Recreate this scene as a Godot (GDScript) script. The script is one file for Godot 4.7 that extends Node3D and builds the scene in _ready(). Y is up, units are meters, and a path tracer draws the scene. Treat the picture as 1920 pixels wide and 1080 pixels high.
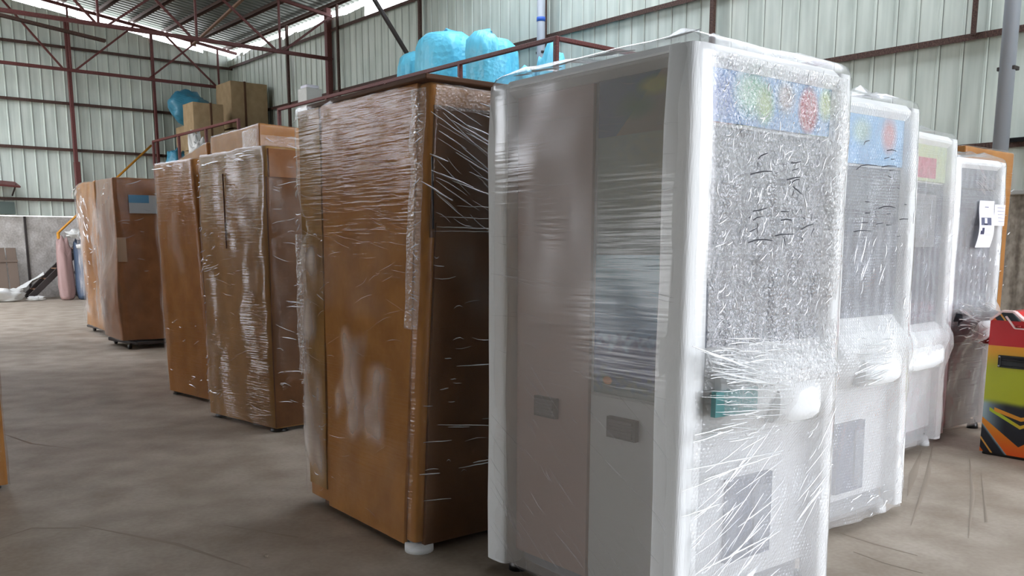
extends Node3D

# ---------------------------------------------------------------- mesh builder
class MB:
	var v := PackedVector3Array()
	var n := PackedVector3Array()
	var t := PackedVector2Array()
	var ix := PackedInt32Array()
	var tint := PackedColorArray()

	func quad(a: Vector3, b: Vector3, c: Vector3, d: Vector3) -> void:   # counter-clockwise seen from outside
		var nm := (b - a).cross(c - a)
		if nm.length() < 1e-12:
			nm = (c - a).cross(d - a)
		nm = nm.normalized()
		var k := v.size()
		for p in [a, b, c, d]:
			v.append(p)
			n.append(nm)
			if absf(nm.x) > absf(nm.y) and absf(nm.x) > absf(nm.z):
				t.append(Vector2(p.z, -p.y))
			elif absf(nm.y) > absf(nm.z):
				t.append(Vector2(p.x, p.z))
			else:
				t.append(Vector2(p.x, -p.y))
		ix.append_array(PackedInt32Array([k, k + 2, k + 1, k, k + 3, k + 2]))

	func cq(o: Vector3, a: Vector3, b: Vector3, c: Vector3, d: Vector3) -> void:   # turned away from o
		if (b - a).cross(c - a).dot((a + b + c + d) * 0.25 - o) < 0.0:
			quad(a, d, c, b)
		else:
			quad(a, b, c, d)

	func box(c: Vector3, s: Vector3, B := Basis(), ch := 0.0) -> void:
		var h := s * 0.5
		var P := func(x, y, z): return c + B * Vector3(x, y, z)
		for ax in 3:
			var a1 := (ax + 1) % 3
			var a2 := (ax + 2) % 3
			for sg in [-1.0, 1.0]:
				var q := []
				for e in [[-1, -1], [1, -1], [1, 1], [-1, 1]]:
					var w := Vector3()
					w[ax] = sg * h[ax]
					w[a1] = e[0] * (h[a1] - ch)
					w[a2] = e[1] * (h[a2] - ch)
					q.append(c + B * w)
				cq(c, q[0], q[1], q[2], q[3])
			if ch > 0.0:
				for e in [[-1, -1], [1, -1], [1, 1], [-1, 1]]:
					var q := []
					for f in [[0, -1], [0, 1], [1, 1], [1, -1]]:
						var w := Vector3()
						w[ax] = f[1] * (h[ax] - ch)
						w[a1] = e[0] * (h[a1] - (ch if f[0] == 0 else 0.0))
						w[a2] = e[1] * (h[a2] - (0.0 if f[0] == 0 else ch))
						q.append(c + B * w)
					cq(c, q[0], q[1], q[2], q[3])

	func bar(a: Vector3, b: Vector3, w: float, h: float, up := Vector3.UP, ch := 0.0) -> void:
		var z := (b - a).normalized()
		if absf(z.dot(up)) > 0.98:
			up = Vector3.RIGHT
		var x := up.cross(z).normalized()
		box((a + b) * 0.5, Vector3(w, h, (b - a).length()), Basis(x, z.cross(x), z), ch)

	func channel(a: Vector3, b: Vector3, w: float, h: float, up: Vector3) -> void:   # C section, web on the up side
		var z := (b - a).normalized()
		var x := up.cross(z).normalized()
		var y := z.cross(x)
		bar(a + y * w * 0.5, b + y * w * 0.5, h, 0.006, up)
		bar(a + x * (h * 0.5), b + x * (h * 0.5), 0.006, w, up)
		bar(a - x * (h * 0.5), b - x * (h * 0.5), 0.006, w, up)

	func tube(path: Array, r: float, k := 10, caps := true, radii := []) -> void:
		var rows := []
		var up := Vector3.UP
		var d0: Vector3 = (path[1] - path[0]).normalized()
		if absf(d0.dot(up)) > 0.9:
			up = Vector3.RIGHT
		var x := up.cross(d0).normalized()
		for i in path.size():
			var d: Vector3 = (path[mini(i + 1, path.size() - 1)] - path[maxi(i - 1, 0)]).normalized()
			x = (x - d * x.dot(d)).normalized()
			var y := d.cross(x)
			var row := PackedVector3Array()
			var rr: float = r if radii.is_empty() else radii[i]
			for j in k + 1:
				var a := TAU * j / k
				row.append(path[i] + (x * cos(a) + y * sin(a)) * rr)
			rows.append(row)
		if caps:
			for e in [0, rows.size() - 1]:
				var row := PackedVector3Array()
				for j in k + 1:
					row.append(path[e if e == 0 else path.size() - 1])
				if e == 0:
					rows.insert(0, row)
				else:
					rows.append(row)
		grid(rows)

	func grid(P: Array, U := []) -> void:
		var k := v.size()
		var w: int = P[0].size()
		var acc := PackedVector3Array()
		acc.resize(w * P.size())
		for j in P.size():
			v.append_array(P[j])
			if U.is_empty():
				for i in w:
					t.append(Vector2(float(i) / (w - 1), float(j) / maxi(1, P.size() - 1)))
			else:
				t.append_array(U[j])
		for j in P.size() - 1:
			for i in w - 1:
				var a := j * w + i
				var b := a + 1
				var c := b + w
				var d := a + w
				var nm: Vector3 = (v[k + c] - v[k + a]).cross(v[k + d] - v[k + b])
				if nm.length_squared() > 0.0:
					nm = nm.normalized()
				for q in [a, b, c, d]:
					acc[q] += nm
				ix.append_array(PackedInt32Array([k + a, k + c, k + b, k + a, k + d, k + c]))
		# close seams of tubes: same place, same normal
		for j in P.size():
			if P[j][0].distance_squared_to(P[j][w - 1]) < 1e-10 and w > 3:
				var s: Vector3 = acc[j * w] + acc[j * w + w - 1]
				acc[j * w] = s
				acc[j * w + w - 1] = s
		for q in acc:
			n.append(q.normalized() if q.length_squared() > 1e-12 else Vector3.UP)

	func mesh() -> ArrayMesh:
		var arr := []
		arr.resize(Mesh.ARRAY_MAX)
		arr[Mesh.ARRAY_VERTEX] = v
		arr[Mesh.ARRAY_NORMAL] = n
		arr[Mesh.ARRAY_TEX_UV] = t
		arr[Mesh.ARRAY_INDEX] = ix
		if tint.size() == v.size():
			arr[Mesh.ARRAY_COLOR] = tint
		var m := ArrayMesh.new()
		m.add_surface_from_arrays(Mesh.PRIMITIVE_TRIANGLES, arr)
		return m

# A wrapped upright block: four corners on the ground and four at the top, in the thing's own axes.
# Corners go rear left, front left, front right, rear right; sides: 0 left, 1 front, 2 right, 3 rear.
class Fr:
	var b := []
	var t := []
	var at := Vector3()

	func _init(bb: Array, tt: Array) -> void:
		for p in bb:
			at += Vector3(p[0], 0, p[1]) * 0.25
		for p in bb:
			b.append(Vector3(p[0], 0, p[1]) - at)
		for p in tt:
			t.append(Vector3(p[0], p[2], p[1]) - at)

	func c(i: int, k: float) -> Vector3:
		return b[i % 4].lerp(t[i % 4], k)

	func nrm(f: int, k: float) -> Vector3:
		var d: Vector3 = c(f + 1, k) - c(f, k)
		return Vector3(-d.z, 0, d.x).normalized()

	func P(f: int, u: float, k: float, out := 0.0) -> Vector3:
		return c(f, k).lerp(c(f + 1, k), u) + nrm(f, k) * out

	func wide(f: int) -> float:
		return (b[(f + 1) % 4] - b[f % 4]).length()

	func high() -> float:
		return t[0].y

var M := {}
var rng := RandomNumberGenerator.new()
var noise_a := FastNoiseLite.new()
var noise_b := FastNoiseLite.new()
var noise_c := FastNoiseLite.new()

# ---------------------------------------------------------------- naming and placing
func tag(o: Node, label: String, category := "", group := "", kind := "") -> void:
	if label:
		o.set_meta("label", label)
	if category:
		o.set_meta("category", category)
	if group:
		o.set_meta("group", group)
	if kind:
		o.set_meta("kind", kind)

var used := {}
func numbered(called: String) -> String:
	used[called] = used.get(called, -1) + 1
	return called if used[called] == 0 else "%s_%03d" % [called, used[called]]

func thing(called: String, label: String, category: String, at := Vector3.ZERO, group := "", kind := "") -> Node3D:
	var o := Node3D.new()
	o.name = numbered(called)
	o.position = at
	add_child(o, true)
	tag(o, label, category, group, kind)
	return o

func part(parent: Node, called: String, m, mat: Material, label := "", kind := "") -> MeshInstance3D:
	var o := MeshInstance3D.new()
	o.name = called
	o.mesh = m.mesh() if m is MB else m
	o.material_override = mat
	var k := 0
	while parent.has_node(NodePath(String(o.name))):
		k += 1
		o.name = "%s_%03d" % [called, k]
	parent.add_child(o, true)
	tag(o, label, "", "", kind)
	return o

# ---------------------------------------------------------------- shapes on wrapped blocks
func patch(fr: Fr, f: int, u0: float, u1: float, k0: float, k1: float, out: float, thick: float, nu := 1, nv := 1, disp = null) -> MB:
	var m := MB.new()
	var rows := []
	var uvs := []
	var w := fr.wide(f)
	var h := fr.high()
	for j in nv + 1:
		var row := PackedVector3Array()
		var uv := PackedVector2Array()
		var k := lerpf(k0, k1, float(j) / nv)
		for i in nu + 1:
			var u := lerpf(u0, u1, float(i) / nu)
			var p := fr.P(f, u, k, out)
			if disp != null:
				p += fr.nrm(f, k) * disp.call(p, float(i) / nu, float(j) / nv)
			row.append(p)
			uv.append(Vector2(u * w, -k * h))
		rows.append(row)
		uvs.append(uv)
	m.grid(rows, uvs)
	var rim := []
	for i in nu:
		rim.append([rows[0][i + 1], rows[0][i]])
		rim.append([rows[nv][i], rows[nv][i + 1]])
	for j in nv:
		rim.append([rows[j][0], rows[j + 1][0]])
		rim.append([rows[j + 1][nu], rows[j][nu]])
	var back := fr.nrm(f, k0) * -thick
	for e in rim:
		m.quad(e[0], e[1], e[1] + back, e[0] + back)
	return m

# the same with a picture's 0..1 coordinates
func print_patch(fr: Fr, f: int, u0: float, u1: float, k0: float, k1: float, out: float, thick: float) -> MB:
	var m := patch(fr, f, u0, u1, k0, k1, out, thick, 4, 4)
	var i := 0
	for j in 5:
		for q in 5:
			m.t[i] = Vector2(q / 4.0, 1.0 - j / 4.0)
			i += 1
	return m

func shell(fr: Fr, k0: float, k1: float, out: float, r: float, na: int, nv: int, disp: Callable, cap := true, r_top := 0.03) -> MB:
	var rows := []
	var uvs := []
	var h := fr.high()
	var levels := []
	for j in nv + 1:
		levels.append([lerpf(k0, k1 - (r_top / h if cap else 0.0), float(j) / nv), 0.0, 0.0])
	if cap:
		for a in [30.0, 60.0, 90.0]:
			levels.append([k1 - r_top / h, r_top * (1.0 - cos(deg_to_rad(a))), r_top * sin(deg_to_rad(a))])
	for L in levels:
		var k: float = L[0]
		var row := PackedVector3Array()
		var uv := PackedVector2Array()
		var s := 0.0
		var last := Vector3.INF
		for f in 4:
			var a := fr.c(f, k)
			var b := fr.c(f + 1, k)
			var d := (b - a).normalized()
			d.y = 0
			var nm := fr.nrm(f, k)
			var nm2 := fr.nrm(f + 1, k)
			var pts := []
			for i in na + 1:
				pts.append([(a + d * r).lerp(b - d * r, float(i) / na), nm])
			for i in [1, 2]:
				var q := nm.slerp(nm2, i / 3.0)
				pts.append([b - d * r - nm * r + q * r, q])
			for e in pts:
				var p: Vector3 = e[0]
				if last != Vector3.INF:
					s += (p - last).length()
				last = p
				uv.append(Vector2(s, -k * h))
				p += Vector3(0, L[2], 0) - e[1] * L[1]
				var lift: float = disp.call(p, e[1])
				row.append(p + e[1] * (out + lift * cos(L[1] / maxf(r_top, 0.001) * PI * 0.5)) + Vector3(0, (out + absf(lift)) * sin(L[1] / maxf(r_top, 0.001) * PI * 0.5), 0))
		row.append(row[0])
		uv.append(Vector2(s + 0.02, -k * h))
		rows.append(row)
		uvs.append(uv)
	if cap:
		var top: PackedVector3Array = rows[-1]
		var mid := Vector3()
		for p in top:
			mid += p / top.size()
		for sc in [0.85, 0.6, 0.3, 0.0]:
			var row := PackedVector3Array()
			var uv := PackedVector2Array()
			for p in top:
				var q: Vector3 = mid.lerp(p, sc)
				if sc > 0.0:
					q.y += absf(disp.call(q, Vector3.UP)) * 1.2
				row.append(q)
				uv.append(Vector2(q.x, q.z))
			rows.append(row)
			uvs.append(uv)
	var m := MB.new()
	m.grid(rows, uvs)
	return m

# a raised fold of film between two points, thin at both ends
func crease(m: MB, p0: Vector3, p1: Vector3, nm: Vector3, w: float, h: float, sag := 0.0) -> void:
	var d := (p1 - p0)
	var side := nm.cross(d.normalized()).normalized()
	var steps := clampi(int(d.length() / 0.03), 3, 12)
	var rows := []
	for i in steps + 1:
		var f := float(i) / steps
		var tp := 0.25 + 0.75 * sin(PI * clampf(f, 0.04, 0.96))
		var c := p0 + d * f + side * (sag * sin(PI * f) + rng.randf_range(-0.0012, 0.0012)) 
		var row := PackedVector3Array()
		for a in [-1.0, -0.6, 0.0, 0.6, 1.0]:
			row.append(c + side * (w * 0.5 * a * tp) + nm * (h * tp * sqrt(maxf(0.0, 1.0 - a * a))))
		rows.append(row)
	m.grid(rows)

# ribbon of pen ink through points on a side
func stroke(m: MB, fr: Fr, f: int, pts: Array, out: float, w: float, shift := 0.0) -> void:
	var P := []
	for i in range(0, pts.size(), 2):
		P.append(fr.P(f, pts[i] + shift, pts[i + 1], out))
	var nm := fr.nrm(f, 0.5)
	var rows := []
	for i in P.size():
		var d: Vector3 = (P[mini(i + 1, P.size() - 1)] - P[maxi(i - 1, 0)]).normalized()
		var side := nm.cross(d).normalized() * w * (0.55 if i == P.size() - 1 else 1.0) * 0.5
		rows.append(PackedVector3Array([P[i] - side, P[i] - side * 0.5 + nm * 0.0006, P[i] + side * 0.5 + nm * 0.0006, P[i] + side]))
	m.grid(rows)

# a loose layer of film on a side: no hard outline, thinning out towards its edges
func veil(fr: Fr, f: int, u0: float, u1: float, k0: float, k1: float, out: float, strength: float, sd: float, nu := 16, nv := 28, lean := 0.0) -> MB:
	var m := MB.new()
	var rows := []
	var uvs := []
	for j in nv + 1:
		var b := float(j) / nv
		var row := PackedVector3Array()
		var uv := PackedVector2Array()
		for i in nu + 1:
			var a := float(i) / nu
			var u := lerpf(u0, u1, a) + lean * (b - 0.5)
			var k := lerpf(k0, k1, b)
			var p := fr.P(f, u, k, out)
			var n1 := noise_c.get_noise_3d(p.x * 2.0 + sd, p.y * 1.1, p.z * 2.0)
			row.append(p + fr.nrm(f, k) * (sin(PI * a) * sin(PI * b) * (0.012 + 0.02 * n1)))
			uv.append(Vector2(u * fr.wide(f), -k * fr.high()))
			var edge := smoothstep(0.0, 0.35, minf(a, 1.0 - a) + n1 * 0.18) * smoothstep(0.0, 0.22, minf(b, 1.0 - b) + n1 * 0.12)
			if a < 0.001 or a > 0.999 or b < 0.001 or b > 0.999:
				edge = 0.0
			m.tint.append(Color(1, 1, 1, clampf(edge * strength * (0.75 + n1), 0.0, 1.0)))
		rows.append(row)
		uvs.append(uv)
	m.grid(rows, uvs)
	return m

# ---------------------------------------------------------------- textures and materials
func tex(im: Image) -> ImageTexture:
	return ImageTexture.create_from_image(im)

func noise_tex(kind: int, freq: float, w: int, h: int, W: int, H: int, seed_: int, oct := 4) -> Image:   # a seamless noise, stretched from w x h to W x H
	var f := FastNoiseLite.new()
	f.noise_type = kind
	f.frequency = freq
	f.seed = seed_
	f.fractal_octaves = oct
	if kind == FastNoiseLite.TYPE_CELLULAR:
		f.cellular_return_type = FastNoiseLite.RETURN_DISTANCE
		f.fractal_type = FastNoiseLite.FRACTAL_NONE
	var im := f.get_seamless_image(w, h)
	im.convert(Image.FORMAT_RGB8)
	if w != W or h != H:
		im.resize(W, H, Image.INTERPOLATE_CUBIC)
	return im

func tinted(im: Image, lo: Color, hi: Color, gain := 1.0) -> ImageTexture:   # a grey noise turned into tones between two colours
	var d := im.get_data()
	for i in range(0, d.size(), 3):
		var f := clampf((d[i] / 255.0 - 0.5) * gain + 0.5, 0.0, 1.0)
		var c := lo.lerp(hi, f)
		d[i] = int(c.r * 255)
		d[i + 1] = int(c.g * 255)
		d[i + 2] = int(c.b * 255)
	return tex(Image.create_from_data(im.get_width(), im.get_height(), false, Image.FORMAT_RGB8, d))

func mixed(a: Image, b: Image, share: float) -> Image:
	var x := a.get_data()
	var y := b.get_data()
	for i in x.size():
		x[i] = int(lerpf(x[i], y[i], share))
	return Image.create_from_data(a.get_width(), a.get_height(), false, Image.FORMAT_RGB8, x)

func mat(c: Color, rough := 0.7, metal := 0.0, spec := 0.5) -> StandardMaterial3D:
	var m := StandardMaterial3D.new()
	m.albedo_color = c
	m.roughness = rough
	m.metallic = metal
	m.metallic_specular = spec
	return m

func relief(m: StandardMaterial3D, t: Texture2D, cm: float) -> StandardMaterial3D:
	m.heightmap_enabled = true
	m.heightmap_texture = t
	m.heightmap_scale = cm
	return m

func tri(m: StandardMaterial3D, scale: Vector3, world := true) -> StandardMaterial3D:
	m.uv1_triplanar = true
	m.uv1_world_triplanar = world
	m.uv1_scale = scale
	return m

func film(alpha: float, rough: float, t: Texture2D, cm: float, scale: Vector2, metal := 0.0, tone := Color(1, 1, 1)) -> StandardMaterial3D:
	var m := mat(Color(tone.r, tone.g, tone.b, alpha), rough, metal)
	m.transparency = BaseMaterial3D.TRANSPARENCY_ALPHA
	m.uv1_scale = Vector3(scale.x, scale.y, 1)
	return relief(m, t, cm)

func bubble_image(side: int, across: int) -> Image:   # rows of round air cells, every other row shifted
	var d := PackedFloat32Array()
	d.resize(side * side)
	var p := float(side) / across
	var q := float(side) / (int(across / 0.866 / 2) * 2)
	for y in side:
		var rw := int(y / q)
		for x in side:
			var best := 9.0
			for dr in [-1, 0, 1]:
				var r: int = rw + dr
				var sh := 0.5 if posmod(r, 2) == 1 else 0.0
				var fx := x / p - sh
				var cx := roundf(fx - 0.5) + 0.5
				best = minf(best, Vector2(fx - cx, (y / q - (r + 0.5)) * 0.866).length())
			d[y * side + x] = sqrt(maxf(0.0, 1.0 - pow(best / 0.46, 2.0)))
	return Image.create_from_data(side, side, false, Image.FORMAT_RF, d.to_byte_array())

func make_materials() -> void:
	var N := FastNoiseLite.TYPE_SIMPLEX_SMOOTH
	var blotch := noise_tex(N, 0.008, 512, 512, 512, 512, 3, 5)
	var grain := noise_tex(N, 0.06, 512, 512, 512, 512, 4, 4)
	var runs := noise_tex(N, 0.03, 512, 64, 512, 512, 5, 4)          # vertical runs
	var streak := noise_tex(N, 0.035, 48, 1024, 512, 1024, 6, 3)     # stretched film, along u
	var cell := noise_tex(FastNoiseLite.TYPE_CELLULAR, 0.035, 512, 512, 512, 512, 7)
	var crumple := mixed(cell, noise_tex(N, 0.02, 512, 512, 512, 512, 8, 3), 0.45)
	var t_grain := tex(grain)
	var t_streak := tex(streak)
	var t_crumple := tex(crumple)
	var t_soft := tex(mixed(streak, noise_tex(N, 0.012, 512, 1024, 512, 1024, 9, 3), 0.6))
	var bub := bubble_image(512, 16)
	var t_bub := tex(bub)

	# concrete slab: pale dust over grey brown
	var fl := mat(Color.WHITE, 0.62, 0.0, 0.4)
	fl.albedo_texture = tinted(mixed(noise_tex(N, 0.006, 1024, 1024, 1024, 1024, 11, 6), noise_tex(N, 0.09, 1024, 1024, 1024, 1024, 12, 3), 0.25), Color(0.58, 0.525, 0.46), Color(0.71, 0.665, 0.605), 1.5)
	M.floor = relief(tri(fl, Vector3.ONE * 0.31), t_grain, 0.15)
	M.yard = tri(mat(Color(0.62, 0.61, 0.58), 0.9), Vector3.ONE * 0.2)
	M.mark = mat(Color(0.595, 0.545, 0.485), 0.9)
	M.pale_mark = mat(Color(0.72, 0.69, 0.64), 0.85)
	# painted profiled sheet
	var sh := mat(Color.WHITE, 0.42, 0.0, 0.5)
	sh.albedo_texture = tinted(mixed(runs, blotch, 0.5), Color(0.72, 0.765, 0.725), Color(0.85, 0.885, 0.845), 1.5)
	M.sheet = tri(sh, Vector3(0.5, 0.16, 0.5))
	var rf := mat(Color.WHITE, 0.38, 0.35, 0.5)
	rf.albedo_texture = tinted(blotch, Color(0.42, 0.45, 0.43), Color(0.56, 0.59, 0.57), 1.4)
	M.added_skylight = mat(Color(0.95, 0.97, 0.97, 0.12), 0.2)  # clear roof sheets added out of view to brighten the inside
	M.added_skylight.transparency = BaseMaterial3D.TRANSPARENCY_ALPHA
	M.seam = mat(Color(0.45, 0.47, 0.44), 0.7)  # on the wall sheets: painted shade along each rib
	M.roof = tri(rf, Vector3.ONE * 0.3)
	var co := mat(Color.WHITE, 0.9, 0.0, 0.3)
	co.albedo_texture = tinted(mixed(runs, grain, 0.35), Color(0.40, 0.37, 0.33), Color(0.62, 0.59, 0.54), 2.4)
	M.concrete = relief(tri(co, Vector3(0.45, 0.3, 0.45)), t_grain, 0.4)
	var pl := mat(Color.WHITE, 0.9, 0.0, 0.3)
	pl.albedo_texture = tinted(mixed(blotch, grain, 0.4), Color(0.66, 0.64, 0.61), Color(0.84, 0.83, 0.81), 1.8)
	M.plaster = relief(tri(pl, Vector3.ONE * 0.5), t_grain, 0.4)
	M.block = mat(Color(0.6, 0.6, 0.58), 0.9)
	# steel
	var mar := mat(Color.WHITE, 0.55, 0.0, 0.5)
	mar.albedo_texture = tinted(grain, Color(0.30, 0.13, 0.12), Color(0.45, 0.23, 0.21), 1.6)
	M.maroon = tri(mar, Vector3.ONE * 1.3)
	var gt := mat(Color.WHITE, 0.6, 0.0, 0.4)
	gt.albedo_texture = tinted(grain, Color(0.22, 0.15, 0.13), Color(0.38, 0.29, 0.25), 1.6)
	M.girt = tri(gt, Vector3.ONE * 1.3)
	M.rust = tri(mat(Color(0.50, 0.37, 0.28), 0.7), Vector3.ONE)
	M.dark_steel = mat(Color(0.20, 0.17, 0.16), 0.6)
	M.yellow = mat(Color(0.80, 0.55, 0.16), 0.5)
	M.pvc = mat(Color(0.60, 0.63, 0.66), 0.4)
	M.blue_band = mat(Color(0.16, 0.36, 0.72), 0.5)
	# packing
	for e in [["card", Color(0.57, 0.37, 0.15), Color(0.68, 0.47, 0.22)], ["card_dull", Color(0.60, 0.51, 0.38), Color(0.68, 0.59, 0.46)], ["card_red", Color(0.47, 0.31, 0.19), Color(0.57, 0.39, 0.25)], ["card_shaded", Color(0.36, 0.24, 0.145), Color(0.45, 0.31, 0.19)], ["card_olive", Color(0.53, 0.39, 0.18), Color(0.63, 0.47, 0.24)]]:  # the darkest brown paints the shade on carton fronts into the board
		var cm := mat(Color.WHITE, 0.75, 0.0, 0.35)
		cm.albedo_texture = tinted(mixed(blotch, grain, 0.2), e[1], e[2], 1.3)
		M[e[0]] = relief(tri(cm, Vector3(0.9, 0.7, 0.9), false), t_grain, 0.06)
	M.card_edge = mat(Color(0.33, 0.21, 0.12), 0.8)
	M.tape = mat(Color(0.60, 0.44, 0.24), 0.25)
	M.film = film(0.10, 0.10, t_streak, 0.30, Vector2(1.0, 1.0))
	M.film_wild = film(0.01, 0.14, t_streak, 0.20, Vector2(1.2, 1.6))
	M.film_wild.metallic_specular = 0.38
	M.film_bunch = film(0.07, 0.12, t_crumple, 1.3, Vector2(3.0, 4.5), 0.10)
	M.film_fold = mat(Color(0.92, 0.89, 0.87, 1.0), 0.34)
	M.film_fold.transparency = BaseMaterial3D.TRANSPARENCY_ALPHA
	M.film_fold.vertex_color_use_as_albedo = true
	relief(M.film_fold, t_soft, 0.6)
	M.film_white = film(0.05, 0.16, t_streak, 0.05, Vector2(1.0, 1.3))
	var cr := mat(Color(0.98, 0.99, 1.0, 0.88), 0.2, 0.7)
	cr.transparency = BaseMaterial3D.TRANSPARENCY_ALPHA
	M.crease = cr
	M.crease_dim = mat(Color(0.95, 0.96, 1.0, 0.16), 0.2, 0.12)
	M.crease_dim.transparency = BaseMaterial3D.TRANSPARENCY_ALPHA
	var fo := mat(Color(0.93, 0.94, 0.94), 0.75, 0.0, 0.3)
	fo.backlight_enabled = true
	fo.backlight = Color(0.3, 0.3, 0.3)
	M.foam = relief(fo, t_grain, 0.12)
	var fs := mat(Color(0.66, 0.63, 0.60, 0.44), 0.6, 0.0, 0.3)
	fs.transparency = BaseMaterial3D.TRANSPARENCY_ALPHA
	M.foam_sheet = relief(fs, t_soft, 0.25)
	var ft := mat(Color(0.93, 0.94, 0.95, 0.22), 0.6, 0.0, 0.3)
	ft.transparency = BaseMaterial3D.TRANSPARENCY_ALPHA
	M.foam_thin = relief(ft, t_soft, 0.25)
	# bubble wrap: crumpled film with air cells
	var bw := film(0.10, 0.10, t_bub, 0.22, Vector2(4.0, 4.0), 0.24)
	bw.normal_enabled = true
	var nm := crumple.duplicate()
	nm.bump_map_to_normal_map(16.0)
	bw.normal_texture = tex(nm)
	bw.normal_scale = 1.6
	M.bubble = bw
	var bw2: StandardMaterial3D = bw.duplicate()
	bw2.albedo_color.a = 0.13
	bw2.metallic = 0.08
	bw2.normal_scale = 0.35
	M.bubble_calm = bw2
	# cabinets
	M.white_panel = mat(Color(0.86, 0.87, 0.87), 0.45)
	M.pink_panel = mat(Color(0.72, 0.60, 0.55), 0.5)
	M.grey_glass = mat(Color(0.46, 0.50, 0.55), 0.2)
	M.grey_panel = mat(Color(0.50, 0.52, 0.54), 0.5)
	M.dark_panel = mat(Color(0.09, 0.09, 0.12), 0.4)
	M.coin = mat(Color(0.22, 0.29, 0.40), 0.4)
	M.slot = mat(Color(0.16, 0.16, 0.16), 0.6)
	M.grille = mat(Color(0.32, 0.32, 0.32), 0.6)
	M.ink = mat(Color(0.10, 0.11, 0.16), 0.5)
	M.ink_blue = mat(Color(0.12, 0.17, 0.42), 0.5)
	M.paper = mat(Color(0.92, 0.92, 0.96), 0.8)
	M.black = mat(Color(0.03, 0.03, 0.035), 0.35)
	M.bolt = mat(Color(0.75, 0.75, 0.77), 0.3, 0.8)
	M.red_paint = mat(Color(0.78, 0.07, 0.09), 0.35)
	M.pale_pink = mat(Color(0.93, 0.80, 0.78), 0.4)
	M.maroon_panel = mat(Color(0.11, 0.08, 0.09), 0.5)
	M.teal = mat(Color(0.26, 0.50, 0.50), 0.4)
	M.red_strip = mat(Color(0.62, 0.16, 0.14), 0.5)
	M.wood = tri(mat(Color(0.47, 0.41, 0.36), 0.8), Vector3.ONE, false)
	M.label_grey = mat(Color(0.62, 0.66, 0.68), 0.5)
	M.label_blue = mat(Color(0.30, 0.52, 0.66), 0.5)
	M.note = mat(Color(0.66, 0.58, 0.50), 0.6)
	M.grey_line = mat(Color(0.62, 0.62, 0.70), 0.7)
	M.blue_grey = mat(Color(0.36, 0.42, 0.40), 0.6)
	# plastic bags
	var bl := mat(Color(0.46, 0.86, 0.97), 0.35)
	bl.backlight_enabled = true
	bl.backlight = Color(0.35, 0.5, 0.55)
	M.blue_bag = relief(bl, t_crumple, 1.6)
	M.blue_bag.uv1_scale = Vector3(2, 1.5, 1)
	M.blue_dull = relief(mat(Color(0.25, 0.52, 0.62), 0.35), t_soft, 1.2)
	M.white_bag = relief(mat(Color(0.82, 0.82, 0.80), 0.5), t_crumple, 0.8)
	M.slate_bag = relief(mat(Color(0.26, 0.32, 0.40), 0.4), t_soft, 0.8)
	M.rose_bag = relief(mat(Color(0.64, 0.52, 0.50), 0.45), t_soft, 0.8)
	# pictures printed on the machines
	M.art = mat(Color.WHITE, 0.4)
	M.art.albedo_texture = tex(picture_side())
	M.header = mat(Color.WHITE, 0.4)
	M.header.albedo_texture = tex(picture_header(0))
	M.header_pale = mat(Color.WHITE, 0.4)
	M.header_pale.albedo_texture = tex(picture_header(1))
	M.header_green = mat(Color.WHITE, 0.4)
	M.header_green.albedo_texture = tex(picture_header(2))
	M.swoosh = mat(Color.WHITE, 0.3)
	M.swoosh.albedo_texture = tex(picture_cabinet())
	M.window_art = mat(Color.WHITE, 0.25)
	M.window_art.albedo_texture = tex(picture_window())
	M.letter = mat(Color.WHITE, 0.8)
	M.letter.albedo_texture = tex(picture_letter())

func blob(c: Color, p: Vector2, at: Vector2, size: Vector2, tone: Color, soft := 1.6) -> Color:
	var d := ((p - at) / size).length()
	return c.lerp(tone, clampf((1.0 - d) * soft, 0.0, 1.0))

func picture_side() -> Image:   # seaside picture in bands: sky, haze, sea, sand, bright corner
	var im := Image.create(96, 512, false, Image.FORMAT_RGB8)
	var n := noise_b
	for y in 512:
		for x in 96:
			var u := x / 96.0
			var v := y / 512.0
			var w := n.get_noise_2d(x * 2.0, y * 2.0)
			var c: Color
			if v < 0.20:
				c = Color(0.10, 0.36, 0.40).lerp(Color(0.12, 0.30, 0.46), 1.0 - u + w * 0.4)
				if u - 0.25 > (0.20 - v) / 0.20 * 0.75 + 0.02:
					c = Color(0.50, 0.46, 0.36)
				c = blob(c, Vector2(u, v), Vector2(0.82, 0.07), Vector2(0.30, 0.035), Color(0.60, 0.60, 0.12))
				c = blob(c, Vector2(u, v), Vector2(0.55, 0.12), Vector2(0.36, 0.05), Color(0.12, 0.42, 0.22), 1.0)
			elif v < 0.56:
				c = Color(0.45, 0.52, 0.46).lerp(Color(0.60, 0.58, 0.42), clampf(u * 0.9 + w * 0.5 - 0.2, 0, 1))
				c = c.lerp(Color(0.45, 0.55, 0.54), smoothstep(0.34, 0.54, v))
			else:
				c = Color(0.30, 0.66, 0.74).lerp(Color(0.36, 0.62, 0.80), smoothstep(0.56, 0.80, v + w * 0.03))
				c = c.lerp(Color(0.05, 0.32, 0.58), smoothstep(0.80, 0.86, v + w * 0.06))
				c = c.lerp(Color(0.35, 0.45, 0.42), smoothstep(0.91, 0.99, v + w * 0.06))
				c = blob(c, Vector2(u, v), Vector2(0.22, 0.955), Vector2(0.09, 0.016), Color(0.92, 0.55, 0.12), 3.0)
			im.set_pixel(x, y, c)
	return im

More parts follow.
